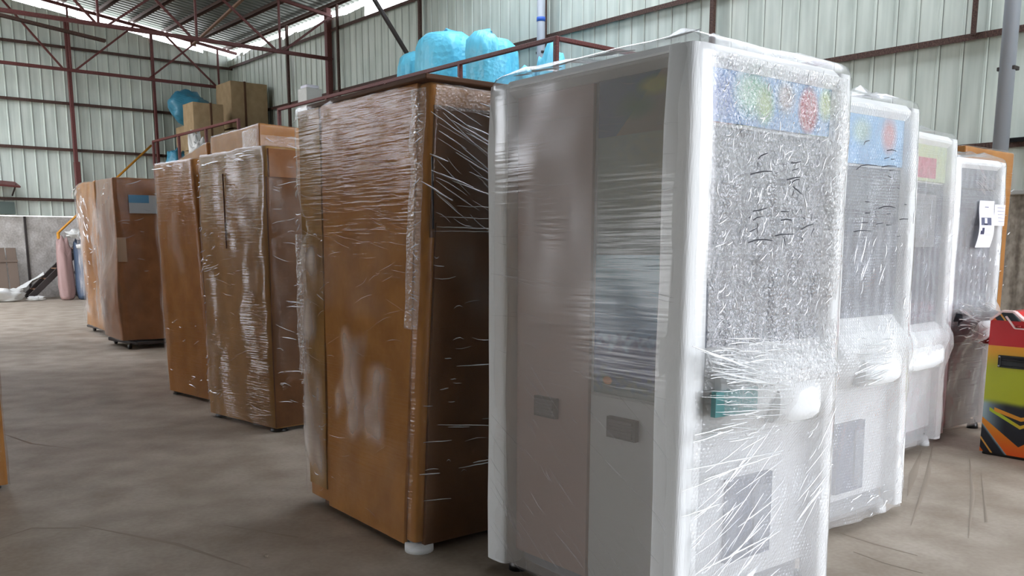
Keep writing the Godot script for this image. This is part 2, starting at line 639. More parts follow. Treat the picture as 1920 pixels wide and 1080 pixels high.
func picture_header(kind: int) -> Image:
	var im := Image.create(256, 64, false, Image.FORMAT_RGB8)
	for y in 64:
		for x in 256:
			var p := Vector2(x / 256.0, y / 64.0)
			var w := noise_b.get_noise_2d(x * 1.4, y * 1.4)
			var c := Color(0.25, 0.55, 0.80).lerp(Color(0.34, 0.64, 0.86), p.x + w * 0.5)
			if kind == 0:
				c = blob(c, p, Vector2(0.12, 0.6), Vector2(0.16, 0.5), Color(0.22, 0.42, 0.72))
				c = blob(c, p, Vector2(0.33, 0.45), Vector2(0.15, 0.48), Color(0.36, 0.66, 0.50))
				c = blob(c, p, Vector2(0.43, 0.6), Vector2(0.08, 0.4), Color(0.55, 0.70, 0.32))
				c = blob(c, p, Vector2(0.58, 0.42), Vector2(0.09, 0.36), Color(0.68, 0.62, 0.62))
				c = blob(c, p, Vector2(0.76, 0.58), Vector2(0.09, 0.46), Color(0.72, 0.20, 0.30), 3.0)
				c = blob(c, p, Vector2(0.90, 0.42), Vector2(0.07, 0.35), Color(0.60, 0.72, 0.30))
			elif kind == 1:
				c = c.lerp(Color(0.62, 0.76, 0.84), 0.35)
				c = blob(c, p, Vector2(0.76, 0.42), Vector2(0.11, 0.42), Color(0.72, 0.42, 0.44))
				c = blob(c, p, Vector2(0.45, 0.4), Vector2(0.13, 0.3), Color(0.52, 0.66, 0.62))
			else:
				c = Color(0.76, 0.80, 0.58).lerp(Color(0.70, 0.76, 0.62), p.x + w)
				if p.x > 0.22 and p.x < 0.72 and p.y > 0.42 and p.y < 0.92:
					c = Color(0.66, 0.20, 0.34).lerp(Color(0.80, 0.40, 0.50), 0.5 + w)
			im.set_pixel(x, y, c)
	return im

func picture_window() -> Image:   # what shows faintly through a machine's glass: grey with upright bars
	var im := Image.create(128, 128, false, Image.FORMAT_RGB8)
	for y in 128:
		for x in 128:
			var bars := sin(x * 0.42 + noise_a.get_noise_2d(x, y) * 2.0) * 0.5 + 0.5
			var c := Color(0.22, 0.26, 0.32).lerp(Color(0.52, 0.55, 0.59), bars * smoothstep(0.15, 0.5, y / 128.0) * 0.7 + 0.25 * (1.0 - y / 128.0))
			im.set_pixel(x, y, c)
	return im

func picture_letter() -> Image:   # printed sheet: heading, two photographs, lines of small print
	var im := Image.create(128, 256, false, Image.FORMAT_RGB8)
	im.fill(Color(0.93, 0.93, 0.97))
	im.fill_rect(Rect2i(48, 32, 34, 5), Color(0.45, 0.45, 0.52))
	for k in 5:
		im.fill_rect(Rect2i(20, 48 + k * 7, 88 - (k * 17) % 40, 2), Color(0.80, 0.80, 0.86))
	im.fill_rect(Rect2i(16, 92, 88, 42), Color(0.36, 0.37, 0.46))
	im.fill_rect(Rect2i(46, 94, 22, 34), Color(0.86, 0.86, 0.94))
	im.fill_rect(Rect2i(40, 124, 30, 8), Color(0.15, 0.16, 0.22))
	im.fill_rect(Rect2i(14, 148, 32, 36), Color(0.24, 0.24, 0.34))
	im.fill_rect(Rect2i(14, 148, 12, 16), Color(0.86, 0.86, 0.92))
	for k in 6:
		im.fill_rect(Rect2i(56, 146 + k * 8, 54 - (k * 13) % 20, 2), Color(0.74, 0.74, 0.82))
	for k in 3:
		im.fill_rect(Rect2i(20, 206 + k * 9, 84 - k * 12, 2), Color(0.82, 0.82, 0.88))
	return im

func picture_cabinet() -> Image:   # sprayed swooshes: 0.9 m wide, 0.9 m high, seen from the left side
	var im := Image.create(512, 512, false, Image.FORMAT_RGB8)
	for py in 512:
		for px in 512:
			var x := px / 512.0 * 0.9
			var y := (1.0 - py / 512.0) * 0.9
			var c := Color(0.88, 0.60, 0.08).lerp(Color(0.68, 0.70, 0.08), smoothstep(0.72, 0.56, y))
			if y > 0.735:
				c = Color(0.76, 0.05, 0.08)
			# the dark chevron: falls to x = 0.24, rises again after it
			var fold := absf(x - 0.235)
			var top := 0.375 + 0.018 * (0.235 - x) / 0.235 if x < 0.235 else 0.375 + (x - 0.235) * 0.3
			var navy := Color(0.05, 0.07, 0.12)
			var glow := Color(0.62, 0.70, 0.72)
			if y < top:
				var low := 0.085 + fold * 0.72
				var edge := smoothstep(0.0, 0.05, top - y)
				c = c.lerp(glow.lerp(navy, clampf(x * 7.0, 0.0, 1.0)), edge)
				# upper orange band and green line
				var o := y - (0.268 + fold * 0.28)
				var g := y - (0.215 + fold * 0.5)
				if absf(o) < 0.013 and x > 0.07:
					c = Color(0.85, 0.55, 0.12)
				elif absf(g) < 0.012 and x > 0.04:
					c = Color(0.68, 0.74, 0.14).lerp(Color(0.85, 0.60, 0.12), clampf(x * 8.0 - 1.2, 0.0, 1.0))
				elif y < low:
					var under := 0.215 - 1.15 * x
					var thin := y - (0.114 - 1.26 * x)
					c = Color(0.86, 0.52, 0.05).lerp(Color(0.88, 0.34, 0.04), clampf(1.2 - y * 6.0, 0.0, 1.0))
					if y < under:
						c = glow.lerp(navy, clampf((under - y) * 40.0, 0.0, 1.0))
					if absf(thin) < 0.009:
						c = Color(0.86, 0.60, 0.25)
					elif y < 0.05 - x * 1.3:
						c = Color(0.88, 0.40, 0.08)
			im.set_pixel(px, py, c)
	return im

# ---------------------------------------------------------------- the place
const PEN_NEAR := [[0.388, 0.823, 0.404, 0.829, 0.428, 0.833, 0.448, 0.835], [0.345, 0.798, 0.388, 0.802, 0.429, 0.805, 0.479, 0.806], [0.387, 0.818, 0.391, 0.807], [0.596, 0.823, 0.629, 0.824, 0.662, 0.827], [0.607, 0.811, 0.649, 0.815], [0.574, 0.794, 0.615, 0.798, 0.665, 0.801], [0.609, 0.790, 0.631, 0.795, 0.658, 0.797, 0.651, 0.787], [0.618, 0.784, 0.649, 0.778, 0.680, 0.772], [0.617, 0.768, 0.626, 0.777], [0.371, 0.739, 0.412, 0.741, 0.456, 0.745], [0.346, 0.727, 0.356, 0.730], [0.373, 0.724, 0.400, 0.729, 0.434, 0.731], [0.356, 0.705, 0.406, 0.712], [0.403, 0.719, 0.403, 0.700], [0.349, 0.687, 0.399, 0.692, 0.454, 0.693, 0.503, 0.691], [0.546, 0.741, 0.600, 0.741], [0.548, 0.726, 0.584, 0.728, 0.617, 0.727, 0.620, 0.723], [0.515, 0.699, 0.552, 0.702, 0.640, 0.703], [0.571, 0.698, 0.580, 0.692, 0.588, 0.683], [0.685, 0.711, 0.728, 0.718, 0.773, 0.722], [0.756, 0.741, 0.754, 0.727], [0.775, 0.714, 0.754, 0.701], [0.686, 0.699, 0.702, 0.693], [0.695, 0.731, 0.710, 0.731]]
const PEN_SECOND := [[0.464, 0.894, 0.479, 0.902, 0.518, 0.905], [0.406, 0.840, 0.445, 0.849, 0.509, 0.853, 0.604, 0.853], [0.688, 0.888, 0.742, 0.891, 0.791, 0.889], [0.667, 0.870, 0.719, 0.874], [0.733, 0.870, 0.775, 0.871], [0.645, 0.851, 0.709, 0.855, 0.792, 0.856], [0.722, 0.845, 0.780, 0.848], [0.714, 0.833, 0.749, 0.829], [0.816, 0.809, 0.831, 0.806], [0.502, 0.773, 0.545, 0.773], [0.523, 0.785, 0.519, 0.779], [0.507, 0.748, 0.554, 0.749, 0.551, 0.743], [0.476, 0.727, 0.541, 0.728], [0.407, 0.707, 0.473, 0.710, 0.575, 0.709], [0.634, 0.759, 0.687, 0.764, 0.756, 0.765, 0.810, 0.762], [0.718, 0.748, 0.762, 0.749], [0.617, 0.724, 0.682, 0.727], [0.717, 0.723, 0.772, 0.723], [0.606, 0.753, 0.615, 0.742], [0.895, 0.771, 0.921, 0.771], [0.849, 0.736, 0.888, 0.738, 0.943, 0.738], [0.833, 0.697, 0.869, 0.698]]
const CREASE_CARTON := [[-0.027, 0.939, 0.421, 0.847], [0.096, 0.926, 0.417, 0.878], [0.180, 0.920, 0.362, 0.902], [0.241, 0.947, 0.415, 0.932], [0.164, 0.876, 0.425, 0.811], [-0.024, 0.857, 0.084, 0.844], [-0.014, 0.824, 0.243, 0.796], [0.116, 0.806, 0.430, 0.772], [-0.071, 0.802, 0.120, 0.766], [0.130, 0.863, 0.418, 0.811], [0.049, 0.733, 0.435, 0.729], [0.031, 0.712, 0.437, 0.709], [0.012, 0.703, 0.438, 0.703], [0.149, 0.755, 0.432, 0.755], [0.189, 0.904, 0.418, 0.871], [0.024, 0.903, 0.192, 0.872], [0.267, 0.966, 0.412, 0.958], [0.109, 0.435, 0.150, 0.434], [0.184, 0.415, 0.455, 0.411], [0.407, 0.448, 0.451, 0.448], [0.088, 0.368, 0.138, 0.369], [-0.008, 0.337, 0.046, 0.334], [0.081, 0.291, 0.466, 0.268], [0.146, 0.282, 0.280, 0.275], [-0.000, 0.257, 0.171, 0.251], [0.222, 0.184, 0.475, 0.185], [-0.015, 0.187, 0.106, 0.181], [0.012, 0.126, 0.182, 0.118], [0.408, 0.225, 0.475, 0.225], [0.311, 0.191, 0.419, 0.191]]
const CREASE_MACHINE := [[-0.065, 0.526, 0.313, 0.471], [0.023, 0.499, 0.472, 0.448], [0.010, 0.486, 0.473, 0.441], [0.101, 0.453, 0.482, 0.436], [-0.056, 0.447, 0.519, 0.420], [0.031, 0.431, 0.486, 0.410], [0.033, 0.418, 0.480, 0.401], [-0.048, 0.384, 0.247, 0.390], [-0.046, 0.371, 0.171, 0.381], [0.174, 0.359, 0.363, 0.357], [0.270, 0.337, 0.396, 0.355], [-0.040, 0.322, 0.554, 0.318], [0.078, 0.297, 0.537, 0.314], [-0.036, 0.285, 0.338, 0.308], [0.307, 0.195, 0.569, 0.231], [0.267, 0.147, 0.473, 0.185], [0.253, 0.130, 0.598, 0.165], [0.070, 0.135, 0.495, 0.159], [0.697, 0.211, 0.892, 0.267], [0.789, 0.214, 0.896, 0.246], [-0.022, 0.517, 0.233, 0.483], [0.069, 0.472, 0.464, 0.444], [0.245, 0.399, 0.481, 0.392], [-0.031, 0.241, 0.190, 0.246]]
const LEFT_ROW := [[-5.62, 1.1, "wrapped carton whose edge just shows at the picture's left border"], [-6.95, 1.15, "second wrapped carton of the opposite row, out of view on the left"], [-10.15, 0.9, "third wrapped carton of the opposite row, out of view on the left"], [-11.15, 0.9, "fourth wrapped carton of the opposite row, out of view on the left"], [-13.9, 0.9, "fifth wrapped carton of the opposite row, out of view on the left"], [-14.95, 0.9, "sixth wrapped carton of the opposite row, out of view on the left"]]
const XR := 10.8      # right wall
const XL := -9.0      # left wall
const ZB := -25.1     # back wall
const ZF := 7.0       # front wall

func roof_y(x: float) -> float:
	return 6.86 + 0.13 * (XR - x) if x > 0.9 else 6.86 + 0.13 * 9.9 - 0.13 * (0.9 - x)

func _ready() -> void:
	rng.seed = 7
	noise_a.seed = 21
	noise_a.frequency = 1.0
	noise_a.fractal_octaves = 3
	noise_b.seed = 33
	noise_b.frequency = 0.03
	noise_c.seed = 55
	noise_c.frequency = 2.4
	noise_c.fractal_octaves = 2
	# camera: 1.4 m up, turned between the two rows; the photograph is the upper part of a taller frame
	var cam := Camera3D.new()
	cam.name = "camera"
	add_child(cam, true)
	cam.position = Vector3(0, 1.4, 0)
	cam.rotation = Vector3(-atan(265.0 / 1643.0), -deg_to_rad(40.3), 0)
	cam.set_frustum(1080.0 / 1643.0 * 0.05, Vector2(0, 180.0 / 1643.0 * 0.05), 0.05, 300.0)
	cam.current = true
	# overcast daylight; it comes in by the doors, unseen roof lights added for brightness, the gap under the eaves and the open gable strip
	var sky_mat := ProceduralSkyMaterial.new()
	sky_mat.sky_top_color = Color(0.93, 0.95, 1.0)
	sky_mat.sky_horizon_color = Color(0.97, 0.98, 1.0)
	sky_mat.sky_curve = 0.2
	sky_mat.ground_bottom_color = Color(0.55, 0.54, 0.52)
	sky_mat.ground_horizon_color = Color(0.75, 0.75, 0.74)
	sky_mat.sky_energy_multiplier = 1.0
	var sky := Sky.new()
	sky.sky_material = sky_mat
	var env := Environment.new()
	env.background_mode = Environment.BG_SKY
	env.sky = sky
	env.background_energy_multiplier = 3.2
	env.tonemap_mode = Environment.TONE_MAPPER_LINEAR
	env.tonemap_exposure = 2.85
	env.sdfgi_enabled = true
	env.ssao_enabled = true
	env.ssil_enabled = true
	var we := WorldEnvironment.new()
	we.name = "daylight"
	we.environment = env
	add_child(we, true)
	make_materials()
	build_shell()
	build_trusses()
	build_loft()
	build_cartons()
	build_machines()
	build_cabinet()
	build_back_corner()

func struct_(called: String, label: String, category: String) -> Node3D:
	var o := Node3D.new()
	o.name = numbered(called)
	add_child(o, true)
	tag(o, label, category, "", "structure")
	return o

# one profiled sheet: pans and ribs along its width, from y0 up to y1; in the wall's own axes x along, z towards the room
func sheet_mesh(w: float, y0: float, y1a: float, y1b: float, flat := false) -> MB:
	var prof := []
	for k in 3:
		var c := w * (k + 0.5) / 3.0
		prof.append_array([[c - 0.020, 0.0], [c - 0.009, 0.019], [c + 0.009, 0.019], [c + 0.020, 0.0]])
	prof.insert(0, [0.0, 0.0])
	prof.append([w, 0.0])
	var m := MB.new()
	for i in prof.size() - 1:
		var a = prof[i]
		var b = prof[i + 1]
		var ta: float = lerpf(y1a, y1b, a[0] / w)
		var tb: float = lerpf(y1a, y1b, b[0] / w)
		m.quad(Vector3(a[0], y0, a[1]), Vector3(b[0], y0, b[1]), Vector3(b[0], tb, b[1]), Vector3(a[0], ta, a[1]))
		m.quad(Vector3(b[0], y0, b[1] - 0.006), Vector3(a[0], y0, a[1] - 0.006), Vector3(a[0], ta, a[1] - 0.006), Vector3(b[0], tb, b[1] - 0.006))
		m.quad(Vector3(a[0], ta, a[1]), Vector3(b[0], tb, b[1]), Vector3(b[0], tb, b[1] - 0.006), Vector3(a[0], ta, a[1] - 0.006))
	return m

# dark strips that paint the shade beside the ribs of a sheet
func rib_shade_mesh(w: float, y0: float, y1: float) -> MB:
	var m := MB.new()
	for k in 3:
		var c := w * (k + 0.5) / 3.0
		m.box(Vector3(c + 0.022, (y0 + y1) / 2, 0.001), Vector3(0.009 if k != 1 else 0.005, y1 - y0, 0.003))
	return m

func build_shell() -> void:
	var m := MB.new()
	m.box(Vector3((XL + XR) / 2, -0.15, (ZB + ZF) / 2), Vector3(XR - XL + 0.6, 0.3, ZF - ZB + 0.6))
	var floor_ := struct_("floor", "dusty grey-brown concrete floor of the warehouse", "floor")
	part(floor_, "slab", m, M.floor)
	# scratches, drag marks and cracks
	var marks := [
		[Vector2(150, 985), Vector2(330, 1020), Vector2(470, 1066), 0.012], [Vector2(0, 1010), Vector2(60, 990), Vector2(150, 990), 0.008],
		[Vector2(640, 810), Vector2(760, 838), Vector2(900, 862), 0.01], [Vector2(690, 890), Vector2(760, 905), Vector2(0, 0), 0.012],
		[Vector2(0, 812), Vector2(60, 832), Vector2(140, 842), 0.01], [Vector2(420, 985), Vector2(560, 1008), Vector2(0, 0), 0.008],
		[Vector2(1748, 838), Vector2(1738, 900), Vector2(1708, 985), 0.014], [Vector2(1728, 845), Vector2(1712, 890), Vector2(1702, 930), 0.02], [Vector2(1818, 860), Vector2(1824, 930), Vector2(1816, 1010), 0.01],
		[Vector2(1575, 1000), Vector2(1640, 1020), Vector2(1720, 1042), 0.010], [Vector2(1600, 1035), Vector2(1660, 1056), Vector2(1730, 1075), 0.008], [Vector2(1840, 890), Vector2(1850, 980), Vector2(0, 0), 0.008]]
	for e in marks:
		var mm := MB.new()
		var P := []
		for q in e.slice(0, 3):
			if q != Vector2.ZERO:
				P.append(ground_point(q.x, q.y))
		var rows := []
		for i in P.size():
			var d: Vector3 = (P[mini(i + 1, P.size() - 1)] - P[maxi(i - 1, 0)]).normalized()
			var s: Vector3 = Vector3(d.z, 0, -d.x) * e[3] * (0.12 if i != 1 else 1.2)
			rows.append(PackedVector3Array([P[i] - s + Vector3(0, 0.0005, 0), P[i] + Vector3(0, 0.0022, 0), P[i] + s + Vector3(0, 0.0005, 0)]))
		mm.grid(rows)
		part(floor_, "scratch", mm, M.mark)
	for e in [[2.1, -1.2], [1.05, -2.2], [0.9, -2.1], [5.0, -1.4], [1.6, -3.6]]:
		var mm := MB.new()
		mm.box(Vector3(e[0], 0.006, e[1]), Vector3(0.02, 0.012, 0.013), Basis(Vector3.UP, e[0]), 0.003)
		part(floor_, "grit", mm, M.mark)
	m = MB.new()
	m.box(Vector3(0, -0.4, 0), Vector3(120, 0.4, 120))
	part(struct_("ground", "pale concrete yard outside the warehouse doors", "yard"), "yard_slab", m, M.yard)

	# back wall
	var wb := struct_("wall_back", "pale green profiled sheet wall at the far end above a stained masonry base", "wall")
	m = MB.new()
	m.box(Vector3((XL + XR) / 2, 1.03, ZB - 0.12), Vector3(XR - XL, 2.06, 0.24), Basis(), 0.01)
	part(wb, "masonry_base", m, M.plaster, "stained plastered masonry base")
	var x := XR
	while x > XL + 0.3:
		var w := 0.81
		var a := x - w
		var gap := 0.32 if x < 10.0 else 0.24
		var mi := part(wb, "wall_panel", sheet_mesh(w, 2.07, roof_y(a) - gap - rng.randf() * 0.03, roof_y(x) - gap - rng.randf() * 0.03), M.sheet)
		mi.position = Vector3(a, 0, ZB)
		part(mi, "rib_shade_line", rib_shade_mesh(w, 2.08, roof_y(x) - gap - 0.06), M.seam, "", "stuff")
		x -= w
	for y in [2.48, 3.75, 4.90, 6.27]:
		m = MB.new()
		m.channel(Vector3(XL, y, ZB + 0.03), Vector3(XR - 0.02, y, ZB + 0.03), 0.07, 0.11, Vector3.UP)
		part(wb, "girt", m, M.girt)
	for e in [[6.44, 0.09, 6.95], [8.53, 0.07, 7.0], [3.2, 0.09, 7.4], [0.0, 0.09, 7.7]]:
		m = MB.new()
		m.bar(Vector3(e[0], 2.06, ZB + 0.15), Vector3(e[0], e[2], ZB + 0.15), e[1], e[1], Vector3.UP, 0.008)
		part(wb, "column", m, M.maroon)
	m = MB.new()
	m.bar(Vector3(6.43, 0.0, ZB + 0.24), Vector3(6.43, 3.45, ZB + 0.24), 0.13, 0.13, Vector3.UP, 0.01)
	part(wb, "lower_column", m, M.maroon)
	m = MB.new()
	m.box(Vector3(5.16, 1.03, ZB + 0.02), Vector3(0.05, 2.06, 0.06), Basis(), 0.005)
	part(wb, "cable_duct", m, M.dark_steel)

	# right wall
	var wr := struct_("wall_right", "pale profiled sheet wall along the right side above a grey concrete base", "wall")
	m = MB.new()
	m.box(Vector3(XR + 0.12, 0.97, (ZB + ZF) / 2), Vector3(0.24, 1.94, ZF - ZB), Basis(), 0.01)
	part(wr, "concrete_base", m, M.concrete, "streaked grey concrete base")
	m = MB.new()
	m.box(Vector3(XR - 0.02, 1.955, (ZB + ZF) / 2), Vector3(0.10, 0.05, ZF - ZB), Basis(), 0.006)
	part(wr, "sill_strip", m, M.block)
	var z := ZB
	while z < ZF - 0.2:
		var w := 0.81
		var top := 6.60
		if z > -18.0 and z < -14.8:
			top = 6.33
		var mi := part(wr, "wall_panel", sheet_mesh(w, 1.98, top + rng.randf_range(-0.06, 0.06), top + rng.randf_range(-0.06, 0.06)), M.sheet)
		mi.position = Vector3(XR, 0, z)
		part(mi, "rib_shade_line", rib_shade_mesh(w, 1.99, top - 0.08), M.seam, "", "stuff")
		mi.rotation.y = -PI / 2
		z += w
	for y in [2.48, 3.70, 4.90, 6.30]:
		m = MB.new()
		m.channel(Vector3(XR - 0.03, y, ZF), Vector3(XR - 0.03, y, ZB + 0.02), 0.07, 0.12, Vector3.UP)
		part(wr, "girt", m, M.girt)
	for e in [[-21.35, 0.07, 0.0], [-19.25, 0.13, 0.0], [-18.8, 0.06, 0.0], [-15.47, 0.07, 0.0], [-11.75, 0.10, 0.0], [-8.17, 0.07, 0.0], [-4.55, 0.05, 3.7], [-0.5, 0.10, 0.0], [3.5, 0.10, 0.0]]:
		m = MB.new()
		m.bar(Vector3(XR - 0.13, e[2], e[0]), Vector3(XR - 0.13, 6.8, e[0]), e[1], e[1], Vector3.UP, 0.008)
		part(wr, "column", m, M.girt if e[0] != -19.25 else M.maroon)
	m = MB.new()
	m.bar(Vector3(10.62, 4.75, -15.4), Vector3(9.1, 6.62, -15.4), 0.07, 0.07, Vector3.UP, 0.005)
	part(wr, "knee_brace", m, M.dark_steel)
	# drain pipes on the right wall
	for e in [[-11.62, 0.07, 2.0, "grey plastic downpipe with a blue band high on the wall behind the blue bales"], [-4.09, 0.08, 2.36, "thick grey downpipe on the wall above the wrapped machine with the letter"]]:
		var p := thing("downpipe", e[3], "pipe", Vector3(XR - 0.30, e[2], e[0]), "", "")
		m = MB.new()
		m.tube([Vector3(0, 0, 0), Vector3(0, 6.7 - e[2], 0)], e[1], 16)
		part(p, "pipe", m, M.pvc)
		for yy in [0.9, 2.6]:
			m = MB.new()
			m.box(Vector3(0.02, yy, 0), Vector3(0.13, 0.04, e[1] * 2.3), Basis(), 0.004)
			part(p, "clip", m, M.dark_steel)
		if e[0] < -10:
			m = MB.new()
			m.tube([Vector3(0, 3.10, 0), Vector3(0, 3.17, 0)], e[1] + 0.004, 16)
			part(p, "band", m, M.blue_band, "blue band")
	m = MB.new()
	m.box(Vector3(0, 0, 0), Vector3(0.10, 0.05, 0.42), Basis(), 0.006)
	m.box(Vector3(0, -0.04, 0.1), Vector3(0.08, 0.05, 0.08), Basis(), 0.006)
	var br := part(self, "wall_bracket", m, M.black)
	br.position = Vector3(XR - 0.08, 2.52, -3.95)
	tag(br, "small black bracket on the right wall beside the thick downpipe", "bracket")
	m = MB.new()
	m.box(Vector3.ZERO, Vector3(0.05, 0.22, 0.05), Basis(), 0.006)
	m.tube([Vector3(0, 0.09, 0), Vector3(0, 0.13, 0)], 0.02, 8)
	var rs := part(self, "hose_reel", m, M.red_strip)
	rs.name = "fire_box"
	rs.position = Vector3(XR - 0.06, 2.06, -4.12)
	tag(rs, "small red fitting on the right wall beside the brown carton", "fitting")

	# front and left walls, with the doors that let the day in
	var wf := struct_("wall_front", "front wall behind the camera with a wide open doorway", "wall")
	for e in [[XL, 2.4, 0.0, 8.2], [10.5, XR, 0.0, 7.2], [2.4, 10.5, 6.3, 8.2]]:
		m = MB.new()
		m.box(Vector3((e[0] + e[1]) / 2, (e[2] + e[3]) / 2, ZF + 0.12), Vector3(e[1] - e[0], e[3] - e[2], 0.24))
		part(wf, "wall_block", m, M.block)
	var wl := struct_("wall_left", "left wall out of view with two open doorways", "wall")
	for e in [[ZB, -24.8, 0.0, 7.2], [-16.8, -14.0, 0.0, 7.2], [-5.0, ZF, 0.0, 7.2], [-24.8, -16.8, 6.9, 7.2], [-14.0, -5.0, 1.9, 7.2]]:
		m = MB.new()
		m.box(Vector3(XL - 0.12, (e[2] + e[3]) / 2, (e[0] + e[1]) / 2), Vector3(0.24, e[3] - e[2], e[1] - e[0]))
		part(wl, "wall_block", m, M.block)

	# roof
	var rf := struct_("ceiling", "underside of the grey profiled metal roof on dark purlins", "roof")
	var sm := roof_mesh(10.3)
	var sm_short := roof_mesh(7.2)
	var sm_light := roof_mesh(3.1)
	var sm_far := roof_mesh(7.3)
	z = ZB - 0.5
	var ang := atan(0.13)
	while z < ZF + 0.4:
		for side in [1.0, -1.0]:
			var far_bay: bool = z > -24.4 and z < -16.5
			var clear: bool = side < 0 and far_bay
			var half: bool = side > 0 and z > -13.5 and z < 5.0
			var mi := part(rf, "added_skylight_panel" if clear else "roof_panel", sm_short if half else sm_far if side > 0 and far_bay else sm, M.added_skylight if clear else M.roof)
			var from := 0.9 if not (side > 0 and far_bay) else 3.9
			mi.position = Vector3(from, roof_y(from) + 0.09, z)
			mi.basis = Basis(Vector3.BACK, -ang)
			if side < 0:
				mi.basis = Basis(Vector3.UP, PI) * Basis(Vector3.BACK, -ang)
				mi.position.z += 0.84
			if half or (side > 0 and far_bay):
				from = 8.0 if half else 0.9
				mi = part(rf, "added_skylight_panel", sm_light, M.added_skylight)  # added clear bay, out of view, lets in extra daylight
				mi.position = Vector3(from, roof_y(from) + 0.09, z)
				mi.basis = Basis(Vector3.BACK, -ang)
		z += 0.84
	for k in 24:
		var px := 10.75 - k * 0.86
		m = MB.new()
		m.channel(Vector3(px, roof_y(px) - 0.0, ZF), Vector3(px, roof_y(px) - 0.0, ZB - 0.3), 0.07, 0.13, Vector3.UP)
		part(rf, "purlin", m, M.girt)

func roof_mesh(length: float) -> ArrayMesh:   # runs along +x, 0.84 wide along z, ribs along x
	var m := MB.new()
	var prof := []
	for k in 4:
		var c := 0.84 * (k + 0.5) / 4.0
		prof.append_array([[c - 0.05, 0.0], [c - 0.02, 0.035], [c + 0.02, 0.035], [c + 0.05, 0.0]])
	prof.insert(0, [0.0, 0.0])
	prof.append([0.845, 0.0])
	for i in prof.size() - 1:
		var a = prof[i]
		var b = prof[i + 1]
		m.quad(Vector3(0, a[1], a[0]), Vector3(length, a[1], a[0]), Vector3(length, b[1], b[0]), Vector3(0, b[1], b[0]))
		m.quad(Vector3(0, b[1] + 0.006, b[0]), Vector3(length, b[1] + 0.006, b[0]), Vector3(length, a[1] + 0.006, a[0]), Vector3(0, a[1] + 0.006, a[0]))
	return m.mesh()

func ground_point(px: float, py: float) -> Vector3:   # where a sight line of the survey meets the floor
	var tilt := atan(265.0 / 1643.0)
	var yaw := deg_to_rad(40.3)
	var fw := Vector3(sin(yaw) * cos(tilt), -sin(tilt), -cos(yaw) * cos(tilt))
	var r := Vector3(cos(yaw), 0, sin(yaw))
	var up := r.cross(fw)
	var d := r * ((px - 960.0) / 1643.0) - up * ((py - 720.0) / 1643.0) + fw
	return Vector3(0, 1.4, 0) + d * (-1.4 / d.y)

func truss(label: String, z: float, x0: float, web: Array) -> void:
	var t := thing("roof_truss", label, "roof truss", Vector3(XR - 0.12, 5.66, z), "", "structure")
	var top := func(x): return 6.62 + 0.129 * (XR - x) - 5.66
	var L := func(x, y): return Vector3(x - (XR - 0.12), y, 0)
	var m := MB.new()
	m.bar(L.call(x0, 0.0), L.call(XR - 0.1, 0.0), 0.075, 0.075, Vector3.UP, 0.006)
	part(t, "bottom_chord", m, M.maroon)
	m = MB.new()
	m.bar(L.call(x0, top.call(x0)), L.call(XR - 0.05, top.call(XR)), 0.07, 0.07, Vector3.UP, 0.006)
	part(t, "top_chord", m, M.maroon)
	m = MB.new()
	m.box(L.call(XR - 0.25, 0.0), Vector3(0.36, 0.02, 0.14), Basis(), 0.003)
	part(t, "seat_plate", m, M.maroon)
	for e in web:
		var a: Vector3 = L.call(e[0], 0.03 if e[1] == 0 else top.call(e[0]) - 0.03)
		var b: Vector3 = L.call(e[2], 0.03 if e[3] == 0 else top.call(e[2]) - 0.03)
		m = MB.new()
		m.bar(a, b, 0.045, 0.045, Vector3.UP, 0.004)
		part(t, "web_strut", m, M.maroon)

func build_trusses() -> void:
	truss("maroon steel roof truss nearer the camera with its end on the right wall column", -19.2, -1.0, [[7.52, 0, 7.52, 1], [9.42, 0, 9.42, 1], [9.3, 0, 7.52, 1], [9.5, 0, 10.7, 1], [5.56, 0, 5.56, 1], [5.5, 0, 3.7, 1], [5.76, 0, 7.5, 1], [7.4, 0, 5.66, 1], [3.6, 0, 3.6, 1]])
	truss("maroon steel roof truss against the back wall above the stairs", -24.6, -1.0, [[8.31, 0, 9.58, 1], [6.52, 0, 7.99, 1], [6.2, 0, 4.75, 1], [10.1, 0, 8.77, 1], [10.19, 0, 10.19, 1], [6.4, 0, 6.4, 1], [8.4, 0, 8.4, 1], [4.6, 0, 4.6, 1], [4.5, 0, 3.0, 1]])
	var b := thing("roof_brace", "pale rusty bracing bar running under the roof between the two trusses", "brace", Vector3(9.53, 6.72, -24.6), "", "structure")
	var m := MB.new()
	m.bar(Vector3.ZERO, Vector3(8.58 - 9.53, 6.62 - 6.72 + 0.02, 5.4), 0.07, 0.05, Vector3.UP, 0.006)
	part(b, "bar", m, M.rust)
	m = MB.new()
	m.box(Vector3(0, 0, 0), Vector3(0.16, 0.12, 0.02), Basis(), 0.003)
	part(b, "end_plate", m, M.rust)
	b = thing("hanging_channel", "dark steel channel ending in mid air near the top of the back wall", "beam", Vector3(6.94, 6.25, -23.5), "", "structure")
	m = MB.new()
	m.channel(Vector3(0, 0, 0), Vector3(-9.0, 1.0, 0), 0.07, 0.09, Vector3.UP)
	part(b, "channel", m, M.girt)
	m = MB.new()
	for xx in [-0.6, -3.5]:
		m.bar(Vector3(xx, -xx * 0.11, 0), Vector3(xx, 0.98 - xx * 0.11, 0), 0.012, 0.012)
	part(b, "hanger", m, M.girt)

